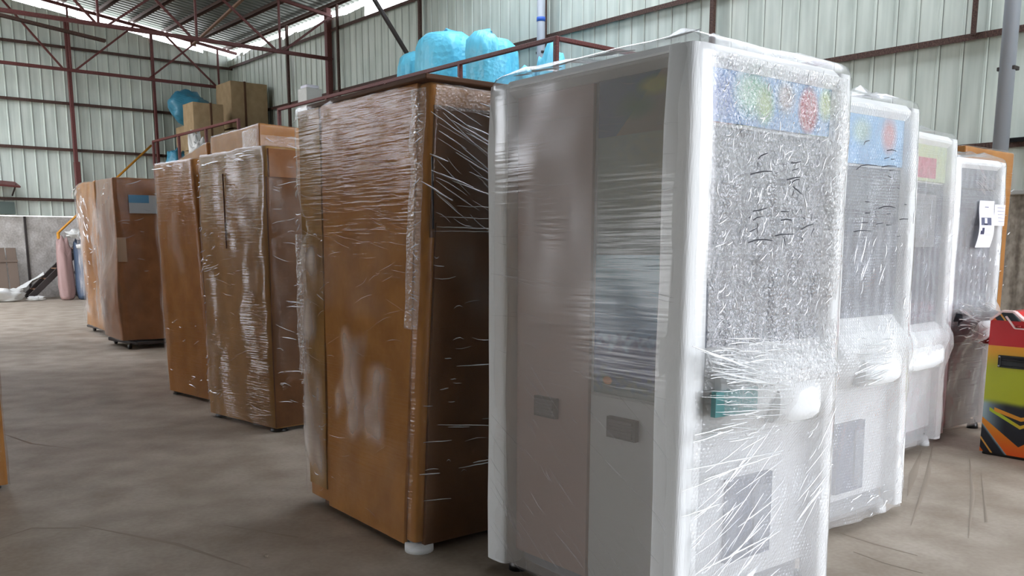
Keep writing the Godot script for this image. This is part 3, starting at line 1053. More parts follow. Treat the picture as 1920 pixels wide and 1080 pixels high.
func guard_rail(label: String, z0: float, posts: Array, ret := false) -> void:
	var g := thing("guard_rail", label, "railing", Vector3(7.95, 2.95, z0))
	var m := MB.new()
	m.bar(Vector3(0, 1.0, 0.03), Vector3(0, 1.0, posts[-1] - z0 - 0.03), 0.055, 0.055, Vector3.UP, 0.006)
	part(g, "top_rail", m, M.maroon)
	for p in posts:
		m = MB.new()
		m.bar(Vector3(0, 0.0, p - z0), Vector3(0, 0.98, p - z0), 0.06, 0.06, Vector3.UP, 0.006)
		part(g, "post", m, M.maroon)
	if ret:
		m = MB.new()
		m.bar(Vector3(0.03, 1.0, posts[0] - z0), Vector3(2.6, 1.0, posts[0] - z0), 0.055, 0.055, Vector3.UP, 0.006)
		part(g, "return_rail", m, M.maroon)

func build_loft() -> void:
	var l := thing("loft_platform", "raised steel storage loft along the right wall behind the wrapped goods", "loft", Vector3(9.35, 0, -16.6), "", "structure")
	var m := MB.new()
	m.box(Vector3(0, 2.9, 0), Vector3(2.75, 0.08, 16.4), Basis(), 0.01)
	part(l, "deck", m, M.girt)
	m = MB.new()
	m.channel(Vector3(-1.38, 2.85, -8.2), Vector3(-1.38, 2.85, 8.2), 0.08, 0.2, Vector3.UP)
	part(l, "edge_beam", m, M.maroon)
	for k in 6:
		m = MB.new()
		m.bar(Vector3(-1.3, 0, 7.9 - k * 3.15), Vector3(-1.3, 2.86, 7.9 - k * 3.15), 0.12, 0.12, Vector3.UP, 0.01)
		part(l, "post", m, M.maroon)
	m = MB.new()
	m.box(Vector3(-1.42, 2.92, -8.05), Vector3(0.12, 0.09, 0.7), Basis(), 0.008)
	part(l, "step_edge", m, M.yellow, "yellow step edge")
	guard_rail("long maroon guard rail on the loft in front of the blue bales", -8.51, [-8.51, -10.53, -12.5, -14.45, -16.36], true)
	guard_rail("short maroon guard rail on the loft in front of the brown boxes", -18.27, [-18.27, -20.05, -21.76, -23.56])
	# stairs from the loft down along the back wall
	var s := thing("staircase", "narrow steel stairs with a yellow handrail descending along the back wall", "stairs", Vector3(4.95, 0, -24.45))
	for dz in [-0.28, 0.28]:
		m = MB.new()
		m.bar(Vector3(0.0, 0.06, dz), Vector3(3.0, 2.95, dz), 0.05, 0.14, Vector3.UP, 0.006)
		part(s, "stringer", m, M.dark_steel)
	for k in 11:
		m = MB.new()
		m.box(Vector3(0.22 + k * 0.26, 0.26 + k * 0.25, 0), Vector3(0.2, 0.03, 0.52), Basis(), 0.005)
		part(s, "tread", m, M.rust)
	m = MB.new()
	m.tube([Vector3(0.72, 1.62, 0.3), Vector3(0.95, 1.84, 0.3), Vector3(3.15, 3.92, 0.3)], 0.028, 8)
	part(s, "handrail", m, M.yellow, "yellow handrail")
	m = MB.new()
	m.tube([Vector3(0.74, 0.75, 0.3), Vector3(0.74, 1.64, 0.3)], 0.04, 8)
	part(s, "newel_post", m, M.yellow, "yellow newel post")
	build_loft_goods()

func plain_box(called: String, label: String, cat: String, bb: Array, h: float, y: float, mt: Material, group := "", strap := -1.0) -> Node3D:   # bb: x0, x1, z0, z1
	var o := thing(called, label, cat, Vector3((bb[0] + bb[1]) / 2, y, (bb[2] + bb[3]) / 2), group)
	var w: float = bb[1] - bb[0]
	var d: float = bb[3] - bb[2]
	var fr := Fr.new([[-w / 2, -d / 2], [-w / 2, d / 2], [w / 2, d / 2], [w / 2, -d / 2]], [[-w / 2, -d / 2, h], [-w / 2, d / 2, h], [w / 2, d / 2, h], [w / 2, -d / 2, h]])
	var sd := o.position
	part(o, "body", shell(fr, 0.0, 1.0, 0.0, 0.015, 6, 8, func(p, _n): return noise_a.get_noise_3d(p.x * 1.3 + sd.x, p.y * 1.3, p.z * 1.3 + sd.z) * 0.02, true, 0.012), mt)
	if strap >= 0.0:
		var m := MB.new()
		m.box(Vector3(-w / 2 + w * strap, h * 0.5, 0), Vector3(0.05, h + 0.03, d + 0.05), Basis(), 0.004)
		part(o, "tape", m, M.tape if mt != M.card_dull else M.card_edge)
	return o

func sack(called: String, label: String, cat: String, at: Vector3, size: Vector3, mt: Material, lump := 0.12, sd := 1.0, knot := false, square := 2.6) -> Node3D:   # a soft round bundle
	var o := thing(called, label, cat, at)
	var rows := []
	for j in 21:
		var f := j / 20.0
		var row := PackedVector3Array()
		var a := -PI / 2 + PI * f
		var rr := pow(absf(cos(a)), 2.0 / square)
		for i in 37:
			var b := TAU * i / 36
			var q := Vector3(cos(-b) * rr, signf(sin(a)) * pow(absf(sin(a)), 2.0 / square), sin(-b) * rr)
			var l := 1.0 + lump * (noise_c.get_noise_3d(q.x * 0.5 + sd, q.y * 0.5, q.z * 0.5) * 1.5 + 0.12 * noise_c.get_noise_3d(q.x * 1.3 + sd, q.y, q.z * 1.3))
			row.append(Vector3(q.x * l * size.x / 2, (q.y + 1.0) * 0.5 * size.y * (1.0 + (l - 1.0) * f), q.z * l * size.z / 2))
		rows.append(row)
	var m := MB.new()
	m.grid(rows)
	part(o, "bag", m, mt)
	if knot:
		m = MB.new()
		var P := []
		var R := []
		for k in 6:
			P.append(Vector3(0.02 * k, size.y * 0.94 + k * 0.05, 0.01 * k * k * 0.3))
			R.append([0.16, 0.09, 0.05, 0.07, 0.11, 0.02][k] * minf(1.0, size.x))
		m.tube(P, 0.1, 9, true, R)
		part(o, "gathered_neck", m, mt)
	return o

# a tall roll of packing in a loose bag: straight sides, soft shoulders, puckered top
func bale(label: String, at: Vector3, r: float, h: float, mt: Material, sd: float, puff := 0.2) -> void:
	var o := thing("wrapped_bale", label, "bale", at)
	var m := MB.new()
	var rows := []
	for e in [[0.0, 0.0], [0.0, 0.97], [0.12, 1.0], [0.4, 1.0], [0.75, 0.99], [0.9, 0.97], [0.96, 0.9], [0.99, 0.75], [1.0, 0.4], [1.0, 0.0]]:
		var row := PackedVector3Array()
		for i in 41:
			var b := -TAU * i / 40
			row.append(Vector3(cos(b) * r * e[1], h * e[0], sin(b) * r * e[1]))
		rows.append(row)
	m.grid(rows)
	part(o, "roll", m, mt)
	m = MB.new()
	rows = []
	for j in 23:
		var f := j / 22.0
		var row := PackedVector3Array()
		for i in 49:
			var b := -TAU * i / 48
			var pr := 1.03
			var y := h * f * 1.02
			if f > 0.86:
				var g := (f - 0.86) / 0.14
				pr = lerpf(1.03, 0.05, g * g)
				y = h * (0.877 + 0.14 * sin(g * PI * 0.5)) + puff * g * maxf(0.0, cos(b + sd) * 0.8 + 0.4) * (1.0 - g * 0.5)
			var fold := noise_a.get_noise_3d(cos(b) * 2.2 + sd, y * 0.5, sin(b) * 2.2) * 0.07 + noise_a.get_noise_3d(cos(b) * 5.0 + sd, y * 1.2 + 7.0, sin(b) * 5.0) * 0.022 + noise_c.get_noise_3d(cos(b) * 2.4 + sd, y * 0.35 + 3.0, sin(b) * 2.4) * 0.045
			row.append(Vector3(cos(b) * (r * pr + fold), y, sin(b) * (r * pr + fold)))
		rows.append(row)
	m.grid(rows)
	part(o, "bag", m, mt)

func build_loft_goods() -> void:
	var y := 2.945
	plain_box("carton", "large dull brown carton on the loft beside the back corner, lower one of two", "carton", [9.62, 10.62, -23.4, -22.4], 1.35, y, M.card_dull, "", 0.35)
	plain_box("carton", "large dull brown carton in the back corner of the loft, topmost of its stack", "carton", [9.60, 10.60, -23.4, -22.45], 1.16, y + 1.385, M.card_dull, "", 0.38)
	plain_box("carton", "tall tan carton with a dark strap line behind the short guard rail, upper of two", "carton", [8.42, 9.2, -22.65, -22.0], 1.12, y + 0.735, M.card_dull, "", 0.58)
	plain_box("carton", "tan carton under the tall strapped carton behind the short guard rail", "carton", [8.40, 9.22, -22.66, -21.98], 0.7, y, M.card_dull, "", 0.6)
	plain_box("carton", "small brown carton under the dark blue bag on the loft", "carton", [8.72, 9.4, -24.05, -23.3], 1.45, y, M.card_dull)
	sack("plastic_bag", "dark blue plastic bag slumped beside the tall strapped carton under the roof", "bag", Vector3(8.98, y + 1.47, -23.68), Vector3(1.05, 0.9, 0.7), M.blue_dull, 0.14, 3.0, false, 2.0)
	sack("plastic_bag", "small dull blue bag lying on the loft beside the stair head", "bag", Vector3(8.32, y, -22.98), Vector3(0.50, 0.75, 0.5), M.blue_dull, 0.2, 9.0)
	sack("foam_bundle", "white foam bundle behind the short guard rail left of the tan carton", "foam", Vector3(8.25, y, -21.4), Vector3(0.36, 0.92, 0.36), M.white_bag, 0.25, 5.0, false, 4.0)
	bale("bright blue plastic-bagged bale on the loft, widest of the three", Vector3(9.47, y, -12.95), 0.485, 2.02, M.blue_bag, 0.4, 0.14)
	bale("bright blue plastic-bagged bale with a pointed top, nearest the grey downpipe", Vector3(9.36, y, -11.55), 0.40, 1.68, M.blue_bag, 2.6, 0.26)
	bale("duller blue bagged bale half hidden behind the widest blue bale", Vector3(9.72, y, -14.1), 0.42, 1.90, M.blue_bag, 4.2, 0.05)
	sack("plastic_bag", "small light blue bag beside the pointed blue bale by the downpipe", "bag", Vector3(9.5, y, -10.45), Vector3(0.75, 1.15, 0.6), M.blue_bag, 0.35, 12.0)
	var o := plain_box("foam_block", "tall whitish foam block on the loft near the red wall column", "foam", [9.3, 9.68, -18.2, -17.8], 1.75, y, M.white_bag)
	var m := MB.new()
	m.box(Vector3(0, 1.79, 0), Vector3(0.3, 0.08, 0.3), Basis(), 0.02)
	part(o, "cap", m, M.paper)

# ---------------------------------------------------------------- wrapped cartons
func bumpy(sd: float, amp: float, bumps: Array) -> Callable:
	return func(p: Vector3, nm: Vector3) -> float:
		var r := noise_a.get_noise_3d(p.x * 0.9 + sd, p.y * 0.6, p.z * 0.9) * amp + noise_c.get_noise_3d(p.x + sd, p.y * 0.5 + sd, p.z) * amp * 0.5
		for b in bumps:
			if nm.dot(b[3]) > 0.3 or b[3] == Vector3.UP:
				var d: Vector3 = (p - b[0]) / b[1]
				r += b[2] * exp(-d.length_squared())
		return r

func random_creases(m: MB, fr: Fr, f: int, count: int, u0: float, u1: float, k0: float, k1: float, slope: float, spread: float, len0: float, len1: float, out: float, w := 0.005) -> void:
	for i in count:
		var u := rng.randf_range(u0, u1)
		var k := rng.randf_range(k0, k1)
		var l := rng.randf_range(len0, len1) * (0.4 + rng.randf())
		var a := slope + rng.randf_range(-spread, spread)
		var du := cos(a) * l / fr.wide(f) * 0.5
		var dk := sin(a) * l / fr.high() * 0.5
		u = clampf(u, u0 + absf(du), maxf(u0 + absf(du), u1 - absf(du)))
		var ww := w * rng.randf_range(0.5, 1.3)
		crease(m, fr.P(f, u - du, k - dk, out), fr.P(f, u + du, k + dk, out), fr.nrm(f, k), ww, ww * 0.7, rng.randf_range(-0.01, 0.01))

func carton(label: String, fr: Fr, mt: Material, sd: float, amp: float, bumps := [], group := "", base := 0.06, fine := 1.0, film_out := 0.008) -> Node3D:
	var o := thing("wrapped_carton", label, "carton", fr.at, group)
	var h := fr.high()
	var na := int(14 * fine)
	var nv := int(34 * fine)
	var d := bumpy(sd, amp, bumps)
	part(o, "cardboard", shell(fr, base / h, 1.0, 0.0, 0.018, na, nv, d, true, 0.015), mt)
	var d2 := func(p: Vector3, nm: Vector3) -> float: return d.call(p, nm) + absf(noise_c.get_noise_3d(p.x * 3.0, p.y * 2.0 + sd, p.z * 3.0)) * 0.012
	part(o, "stretch_film", shell(fr, (base - 0.01) / h, 1.0, film_out, 0.022, na + 4, nv + 8, d2, true, 0.02), M.film_wild)
	return o

func feet(o: Node3D, fr: Fr, hgt: float, r: float, mt: Material, wheels := false) -> void:
	for i in 4:
		var mid := Vector3(0, 0, 0)
		var c: Vector3 = fr.b[i].lerp(mid, 0.16 if not wheels else 0.2)
		var m := MB.new()
		if wheels:
			m.tube([c + Vector3(-0.018, 0.035, 0), c + Vector3(0.018, 0.035, 0)], 0.035, 14)
			m.bar(c + Vector3(0, 0.05, 0.02), c + Vector3(0, hgt + 0.02, 0.02), 0.05, 0.03)
			part(o, "caster", m, M.black)
		else:
			m.tube([c, c + Vector3(0, hgt * 0.5, 0), c + Vector3(0, hgt + 0.02, 0)], r, 18, true, [r, r * 0.95, r * 0.6])
			part(o, "foot", m, mt)

func build_cartons() -> void:
	# the nearest one, beside the white machine
	var fr := Fr.new([[2.17, -4.26], [2.13, -3.20], [3.03, -3.16], [3.07, -4.22]], [[2.18, -4.27, 2.06], [2.19, -3.10, 2.06], [3.05, -3.10, 2.06], [3.07, -4.25, 2.06]])
	var o := carton("large wrapped brown carton with silvery diagonal wrinkles and a white foot, beside the nearest machine", fr, M.card, 1.0, 0.012, [[fr.P(0, 0.0, 0.72), 0.12, -0.03, Vector3.LEFT]], "", 0.05, 1.4, 0.026)
	var flat := func(_p, u, v): return noise_a.get_noise_2d(u * 2.0, v * 3.0) * 0.006
	part(o, "cardboard_sheet", patch(fr, 0, 0.22, 0.93, 0.015, 1.002, 0.010, 0.02, 10, 20, flat), M.card, "cardboard sheet covering the left side")
	part(o, "cardboard_sheet", patch(fr, 0, 0.01, 0.20, 0.055, 1.0, 0.008, 0.02, 4, 20, flat), M.card_olive, "narrow cardboard strip along the rear edge of the left side")
	part(o, "cardboard_sheet", patch(fr, 1, 0.02, 0.99, 0.69, 0.955, 0.008, 0.03, 6, 8, flat), M.card_shaded, "cardboard sheet high on the front")
	part(o, "cardboard_sheet", patch(fr, 1, 0.05, 0.99, 0.017, 0.72, 0.016, 0.03, 6, 14, flat), M.card_shaded, "cardboard sheet low on the front")
	var m := MB.new()
	m.box(fr.P(1, 0.5, 1.0, -0.5) + Vector3(0, 0.012, 0), Vector3(0.93, 0.022, 1.10), Basis(Vector3.UP, -0.03), 0.004)
	part(o, "top_board", m, M.card_edge, "dark brown top board")
	m = MB.new()
	m.box(fr.P(1, 0.012, 0.78, 0.026), Vector3(0.007, 0.30, 0.01), Basis(), 0.002)
	part(o, "gap_strip", m, M.dark_panel)
	var puff := func(p, u, v): return 0.012 + noise_c.get_noise_3d(p.x * 5, p.y * 2, p.z * 5) * 0.012 + sin(u * PI) * 0.015
	part(o, "film_bunch", patch(fr, 0, 0.925, 1.01, 0.50, 0.985, 0.024, 0.005, 6, 40, puff), M.film_bunch, "bunched silvery film down the front corner")
	part(o, "film_bunch", patch(fr, 1, 0.0, 0.99, 0.945, 0.992, 0.026, 0.005, 30, 5, puff), M.film_bunch, "bunched silvery film under the top board")
	part(o, "film_bunch", patch(fr, 0, 0.0, 0.10, 0.35, 0.70, 0.03, 0.005, 6, 30, puff), M.film_bunch)
	for e in [[0.02, 0.20, 0.42, 0.68, 0.5, 0.0], [0.34, 0.62, 0.25, 0.49, 0.42, 0.12], [0.44, 0.84, 0.20, 0.42, 0.40, 0.10], [0.0, 0.24, 0.04, 0.40, 0.42, -0.04], [0.04, 0.95, 0.66, 0.98, 0.05, 0.0], [0.1, 0.9, 0.50, 0.72, 0.08, 0.0], [0.3, 1.0, 0.03, 0.26, 0.05, 0.0]]:
		part(o, "film_fold", veil(fr, 0, e[0], e[1], e[2], e[3], 0.036, e[4], e[2] * 20.0, 18, 26, e[5]), M.film_fold)
	part(o, "film_fold", veil(fr, 1, 0.0, 1.0, 0.5, 0.97, 0.05, 0.12, 3.0, 18, 26, 0.0), M.film_fold)
	m = MB.new()
	for e in CREASE_CARTON:
		var w := rng.randf_range(0.004, 0.008)
		crease(m, fr.P(1, e[0], e[1], 0.040), fr.P(1, e[2], e[3], 0.040), fr.nrm(1, 0.5), w, w * 0.8, 0.0)
	random_creases(m, fr, 1, 46, 0.02, 0.9, 0.72, 0.96, -0.55, 0.22, 0.05, 0.28, 0.038, 0.0035)
	random_creases(m, fr, 1, 26, 0.02, 0.6, 0.1, 0.7, 0.0, 0.15, 0.02, 0.14, 0.034, 0.004)
	random_creases(m, fr, 0, 34, 0.94, 1.0, 0.5, 0.97, 0.0, 0.5, 0.02, 0.07, 0.03, 0.004)
	random_creases(m, fr, 0, 18, 0.0, 0.25, 0.05, 0.7, 0.0, 0.4, 0.02, 0.09, 0.034, 0.004)
	random_creases(m, fr, 0, 40, 0.0, 0.04, 0.1, 0.98, 0.7, 0.7, 0.02, 0.06, 0.034, 0.005)
	part(o, "film_creases", m, M.crease, "", "stuff")
	m = MB.new()
	random_creases(m, fr, 0, 60, 0.03, 0.92, 0.66, 0.97, -0.16, 0.12, 0.05, 0.35, 0.034, 0.0025)
	random_creases(m, fr, 0, 40, 0.03, 0.92, 0.05, 0.66, 0.1, 0.4, 0.03, 0.2, 0.034, 0.003)
	part(o, "film_ripples", m, M.crease_dim, "", "stuff")
	m = MB.new()
	m.box(Vector3(0, 0.045, 0), Vector3(0.80, 0.09, 0.92), Basis(), 0.01)
	part(o, "pallet_base", m, M.card_edge)
	m = MB.new()
	m.tube([fr.P(1, 0.05, 0.0, -0.03), fr.P(1, 0.05, 0.0, -0.03) + Vector3(0, 0.036, 0)], 0.066, 20, true)
	part(o, "front_foot", m, M.foam, "round white foot")

	# second
	fr = Fr.new([[2.68, -6.98], [2.79, -6.0], [3.70, -6.08], [3.62, -7.05]], [[2.72, -7.06, 2.07], [2.79, -5.99, 2.07], [3.70, -6.10, 2.07], [3.65, -7.10, 2.07]])
	o = carton("wrapped brown carton second in the row, with a dark vertical seam and folded corner flap", fr, M.card_olive, 4.0, 0.02, [], "", 0.03, 1.2)
	part(o, "cardboard_sheet", patch(fr, 1, 0.0, 0.99, 0.02, 0.90, 0.01, 0.02, 6, 12, flat), M.card_shaded)
	part(o, "corner_flap", patch(fr, 1, 0.02, 0.9, 0.90, 0.995, 0.02, 0.02, 8, 4, func(p, u, v): return 0.02 * u), M.card_red)
	m = MB.new()
	m.box(fr.P(0, 0.41, 0.79, 0.012), Vector3(0.008, 0.56, 0.012), Basis(Vector3.UP, 0.08), 0.002)
	part(o, "seam", m, M.card_edge, "dark vertical seam")
	part(o, "film_fold", veil(fr, 1, -0.02, 0.5, 0.66, 0.98, 0.04, 0.16, 8.0), M.film_fold)
	part(o, "film_fold", veil(fr, 0, 0.02, 0.22, 0.03, 0.35, 0.027, 0.15, 0.02 * 9.0), M.film_fold)
	part(o, "film_fold", veil(fr, 0, 0.6, 0.95, 0.45, 0.92, 0.027, 0.07, 0.6 * 9.0), M.film_fold)
	m = MB.new()
	random_creases(m, fr, 0, 16, 0.0, 0.35, 0.55, 0.72, 0.25, 0.1, 0.04, 0.16, 0.022, 0.005)
	random_creases(m, fr, 0, 12, 0.0, 0.9, 0.96, 0.99, 0.0, 0.06, 0.05, 0.2, 0.02, 0.006)
	random_creases(m, fr, 0, 26, 0.0, 0.06, 0.1, 0.98, 0.6, 0.6, 0.02, 0.07, 0.02, 0.006)
	random_creases(m, fr, 0, 12, 0.05, 0.3, 0.08, 0.4, 0.3, 0.5, 0.02, 0.08, 0.03, 0.005)
	random_creases(m, fr, 1, 46, 0.02, 0.55, 0.1, 0.95, -0.1, 0.35, 0.03, 0.16, 0.024, 0.004)
	part(o, "film_creases", m, M.crease, "", "stuff")
	m = MB.new()
	random_creases(m, fr, 0, 60, 0.02, 0.98, 0.05, 0.97, 0.1, 0.3, 0.03, 0.25, 0.014, 0.004)
	part(o, "film_ripples", m, M.crease_dim, "", "stuff")
	feet(o, fr, 0.02, 0.07, M.black)

	# third, half hidden by the second
	fr = Fr.new([[2.81, -8.30], [2.90, -7.48], [3.62, -7.52], [3.58, -8.34]], [[2.755, -8.20, 2.09], [2.84, -7.48, 2.09], [3.62, -7.52, 2.09], [3.56, -8.34, 2.09]])
	o = carton("plain wrapped brown carton half hidden behind the one with the dark seam", fr, M.card, 7.0, 0.016, [], "", 0.03, 1.0)
	part(o, "film_fold", veil(fr, 0, -0.01, 0.2, 0.08, 0.97, 0.030, 0.15, -0.01 * 9.0), M.film_fold)
	part(o, "film_fold", veil(fr, 0, 0.3, 0.7, 0.5, 0.85, 0.030, 0.15, 0.3 * 9.0), M.film_fold)
	m = MB.new()
	random_creases(m, fr, 0, 14, 0.0, 0.98, 0.05, 0.35, 0.1, 0.3, 0.03, 0.14, 0.02, 0.005)
	random_creases(m, fr, 0, 6, 0.0, 0.9, 0.97, 0.99, 0.0, 0.05, 0.05, 0.2, 0.02, 0.006)
	part(o, "film_creases", m, M.crease, "", "stuff")
	feet(o, fr, 0.02, 0.06, M.black)

	# two taller ones behind the second and third
	fr = Fr.new([[3.77, -9.40], [3.75, -8.16], [4.75, -8.25], [4.8, -9.45]], [[3.77, -9.40, 2.50], [3.75, -8.16, 2.52], [4.75, -8.25, 2.52], [4.8, -9.45, 2.5]])
	o = carton("tall tan carton whose taped corner rises behind the one with the dark seam", fr, M.card, 11.0, 0.015, [], "", 0.03, 0.8)
	part(o, "film_bunch", patch(fr, 0, 0.72, 1.0, 0.90, 0.985, 0.014, 0.004, 8, 8, puff), M.film_bunch)
	part(o, "film_bunch", patch(fr, 1, 0.0, 0.7, 0.90, 0.96, 0.014, 0.004, 8, 8, puff), M.film_bunch)
	m = MB.new()
	random_creases(m, fr, 1, 12, 0.0, 0.7, 0.88, 0.96, -0.2, 0.3, 0.03, 0.12, 0.02, 0.006)
	part(o, "film_creases", m, M.crease, "", "stuff")
	feet(o, fr, 0.02, 0.06, M.black)
	fr = Fr.new([[3.80, -10.6], [3.77, -9.50], [4.7, -9.52], [4.72, -10.6]], [[3.80, -10.6, 2.33], [3.77, -9.50, 2.46], [4.7, -9.52, 2.46], [4.72, -10.6, 2.33]])
	o = carton("tan carton with a sagging top between the third wrapped carton and the loft guard rail", fr, M.card, 14.0, 0.02, [], "", 0.03, 0.8)
	feet(o, fr, 0.02, 0.06, M.black)

	# fourth, with the blue and white label
	fr = Fr.new([[3.59, -13.04], [3.52, -12.04], [4.42, -11.90], [4.50, -12.90]], [[3.59, -13.04, 2.24], [3.52, -12.04, 2.22], [4.42, -11.90, 2.22], [4.50, -12.90, 2.24]])
	o = carton("brown wrapped carton on a low wheeled base, blue and white label near its top", fr, M.card_red, 17.0, 0.02, [[fr.P(0, 0.5, 0.30), 0.5, 0.12, Vector3.LEFT], [fr.P(0, 0.5, 0.62), 0.3, -0.06, Vector3.LEFT]], "", 0.13, 1.0)
	part(o, "shipping_label", patch(fr, 1, 0.19, 0.56, 0.80, 0.905, 0.02, 0.004), M.label_grey, "pale grey part of the label")
	part(o, "label_band", patch(fr, 1, 0.19, 0.46, 0.86, 0.905, 0.024, 0.003), M.label_blue, "blue band of the label")
	part(o, "delivery_note", patch(fr, 1, 0.0, 0.12, 0.52, 0.66, 0.02, 0.004, 4, 4, func(p, u, v): return 0.004 * sin(u * 3.0)), M.note, "faint paper note under the film")
	part(o, "film_fold", veil(fr, 0, 0.0, 1.0, 0.06, 0.95, 0.12, 0.35, 2.0), M.film_fold)
	m = MB.new()
	random_creases(m, fr, 1, 16, 0.0, 0.9, 0.08, 0.98, 0.1, 0.3, 0.03, 0.16, 0.03, 0.008)
	random_creases(m, fr, 0, 10, 0.5, 1.0, 0.85, 0.98, 0.3, 0.4, 0.06, 0.2, 0.05, 0.01)
	part(o, "film_creases", m, M.crease, "", "stuff")
	m = MB.new()
	m.box(Vector3(0, 0.085, 0), Vector3(0.8, 0.05, 0.9), Basis(Vector3.UP, 0.12), 0.01)
	part(o, "skid", m, M.dark_steel)
	feet(o, fr, 0.06, 0.04, M.black, true)

	# fifth, farthest
	fr = Fr.new([[3.90, -15.22], [3.83, -13.95], [4.70, -13.9], [4.75, -15.2]], [[3.90, -15.22, 2.29], [3.83, -13.95, 2.28], [4.70, -13.9, 2.28], [4.75, -15.2, 2.29]])
	o = carton("farthest wrapped carton of the row, pinched at its middle and standing on casters", fr, M.card, 23.0, 0.03, [[fr.P(0, 0.5, 0.40), 0.45, -0.14, Vector3.LEFT], [fr.P(0, 0.4, 0.85), 0.5, 0.05, Vector3.LEFT]], "", 0.10, 1.0)
	part(o, "film_fold", veil(fr, 0, 0.0, 0.6, 0.05, 0.97, 0.06, 0.4, 5.0), M.film_fold)
	m = MB.new()
	random_creases(m, fr, 0, 24, 0.3, 1.0, 0.62, 0.9, -0.9, 0.4, 0.05, 0.2, 0.09, 0.012)
	random_creases(m, fr, 0, 16, 0.3, 1.0, 0.2, 0.6, 0.0, 0.2, 0.05, 0.22, 0.06, 0.012)
	random_creases(m, fr, 0, 10, 0.0, 0.5, 0.93, 0.99, 0.3, 0.4, 0.06, 0.3, 0.08, 0.016)
	part(o, "film_creases", m, M.crease, "", "stuff")
	m = MB.new()
	m.box(Vector3(0, 0.085, 0), Vector3(0.8, 0.04, 1.15), Basis(Vector3.UP, 0.04), 0.01)
	part(o, "skid", m, M.dark_steel)
	feet(o, fr, 0.06, 0.04, M.black, true)

	# the other side of the aisle: its nearest carton shows a sliver at the picture's edge, the rest shade the floor
	for e in LEFT_ROW:
		fr = Fr.new([[-0.08, e[0] - e[1]], [-0.08, e[0]], [0.95, e[0] + 0.03], [0.97, e[0] - e[1]]], [[-0.08, e[0] - e[1], 2.05], [-0.08, e[0], 2.05], [0.95, e[0] + 0.03, 2.05], [0.97, e[0] - e[1], 2.05]])
		o = carton(e[2], fr, M.card, e[0] * 3.0, 0.012, [], "", 0.03, 0.6)
		feet(o, fr, 0.02, 0.06, M.black)

	# carton behind the machine with the letter
	fr = Fr.new([[7.12, -3.95], [7.12, -3.02], [8.0, -3.0], [8.02, -3.95]], [[7.12, -3.95, 2.13], [7.12, -3.02, 2.13], [8.0, -3.0, 2.13], [8.02, -3.95, 2.13]])
	o = carton("brown carton standing behind the wrapped machine with the letter", fr, M.card, 31.0, 0.01, [], "", 0.03, 0.8)
	m = MB.new()
	random_creases(m, fr, 1, 14, 0.6, 1.0, 0.3, 0.98, 0.2, 0.4, 0.03, 0.12, 0.02, 0.006)
	part(o, "film_creases", m, M.crease, "", "stuff")
	feet(o, fr, 0.02, 0.06, M.black)

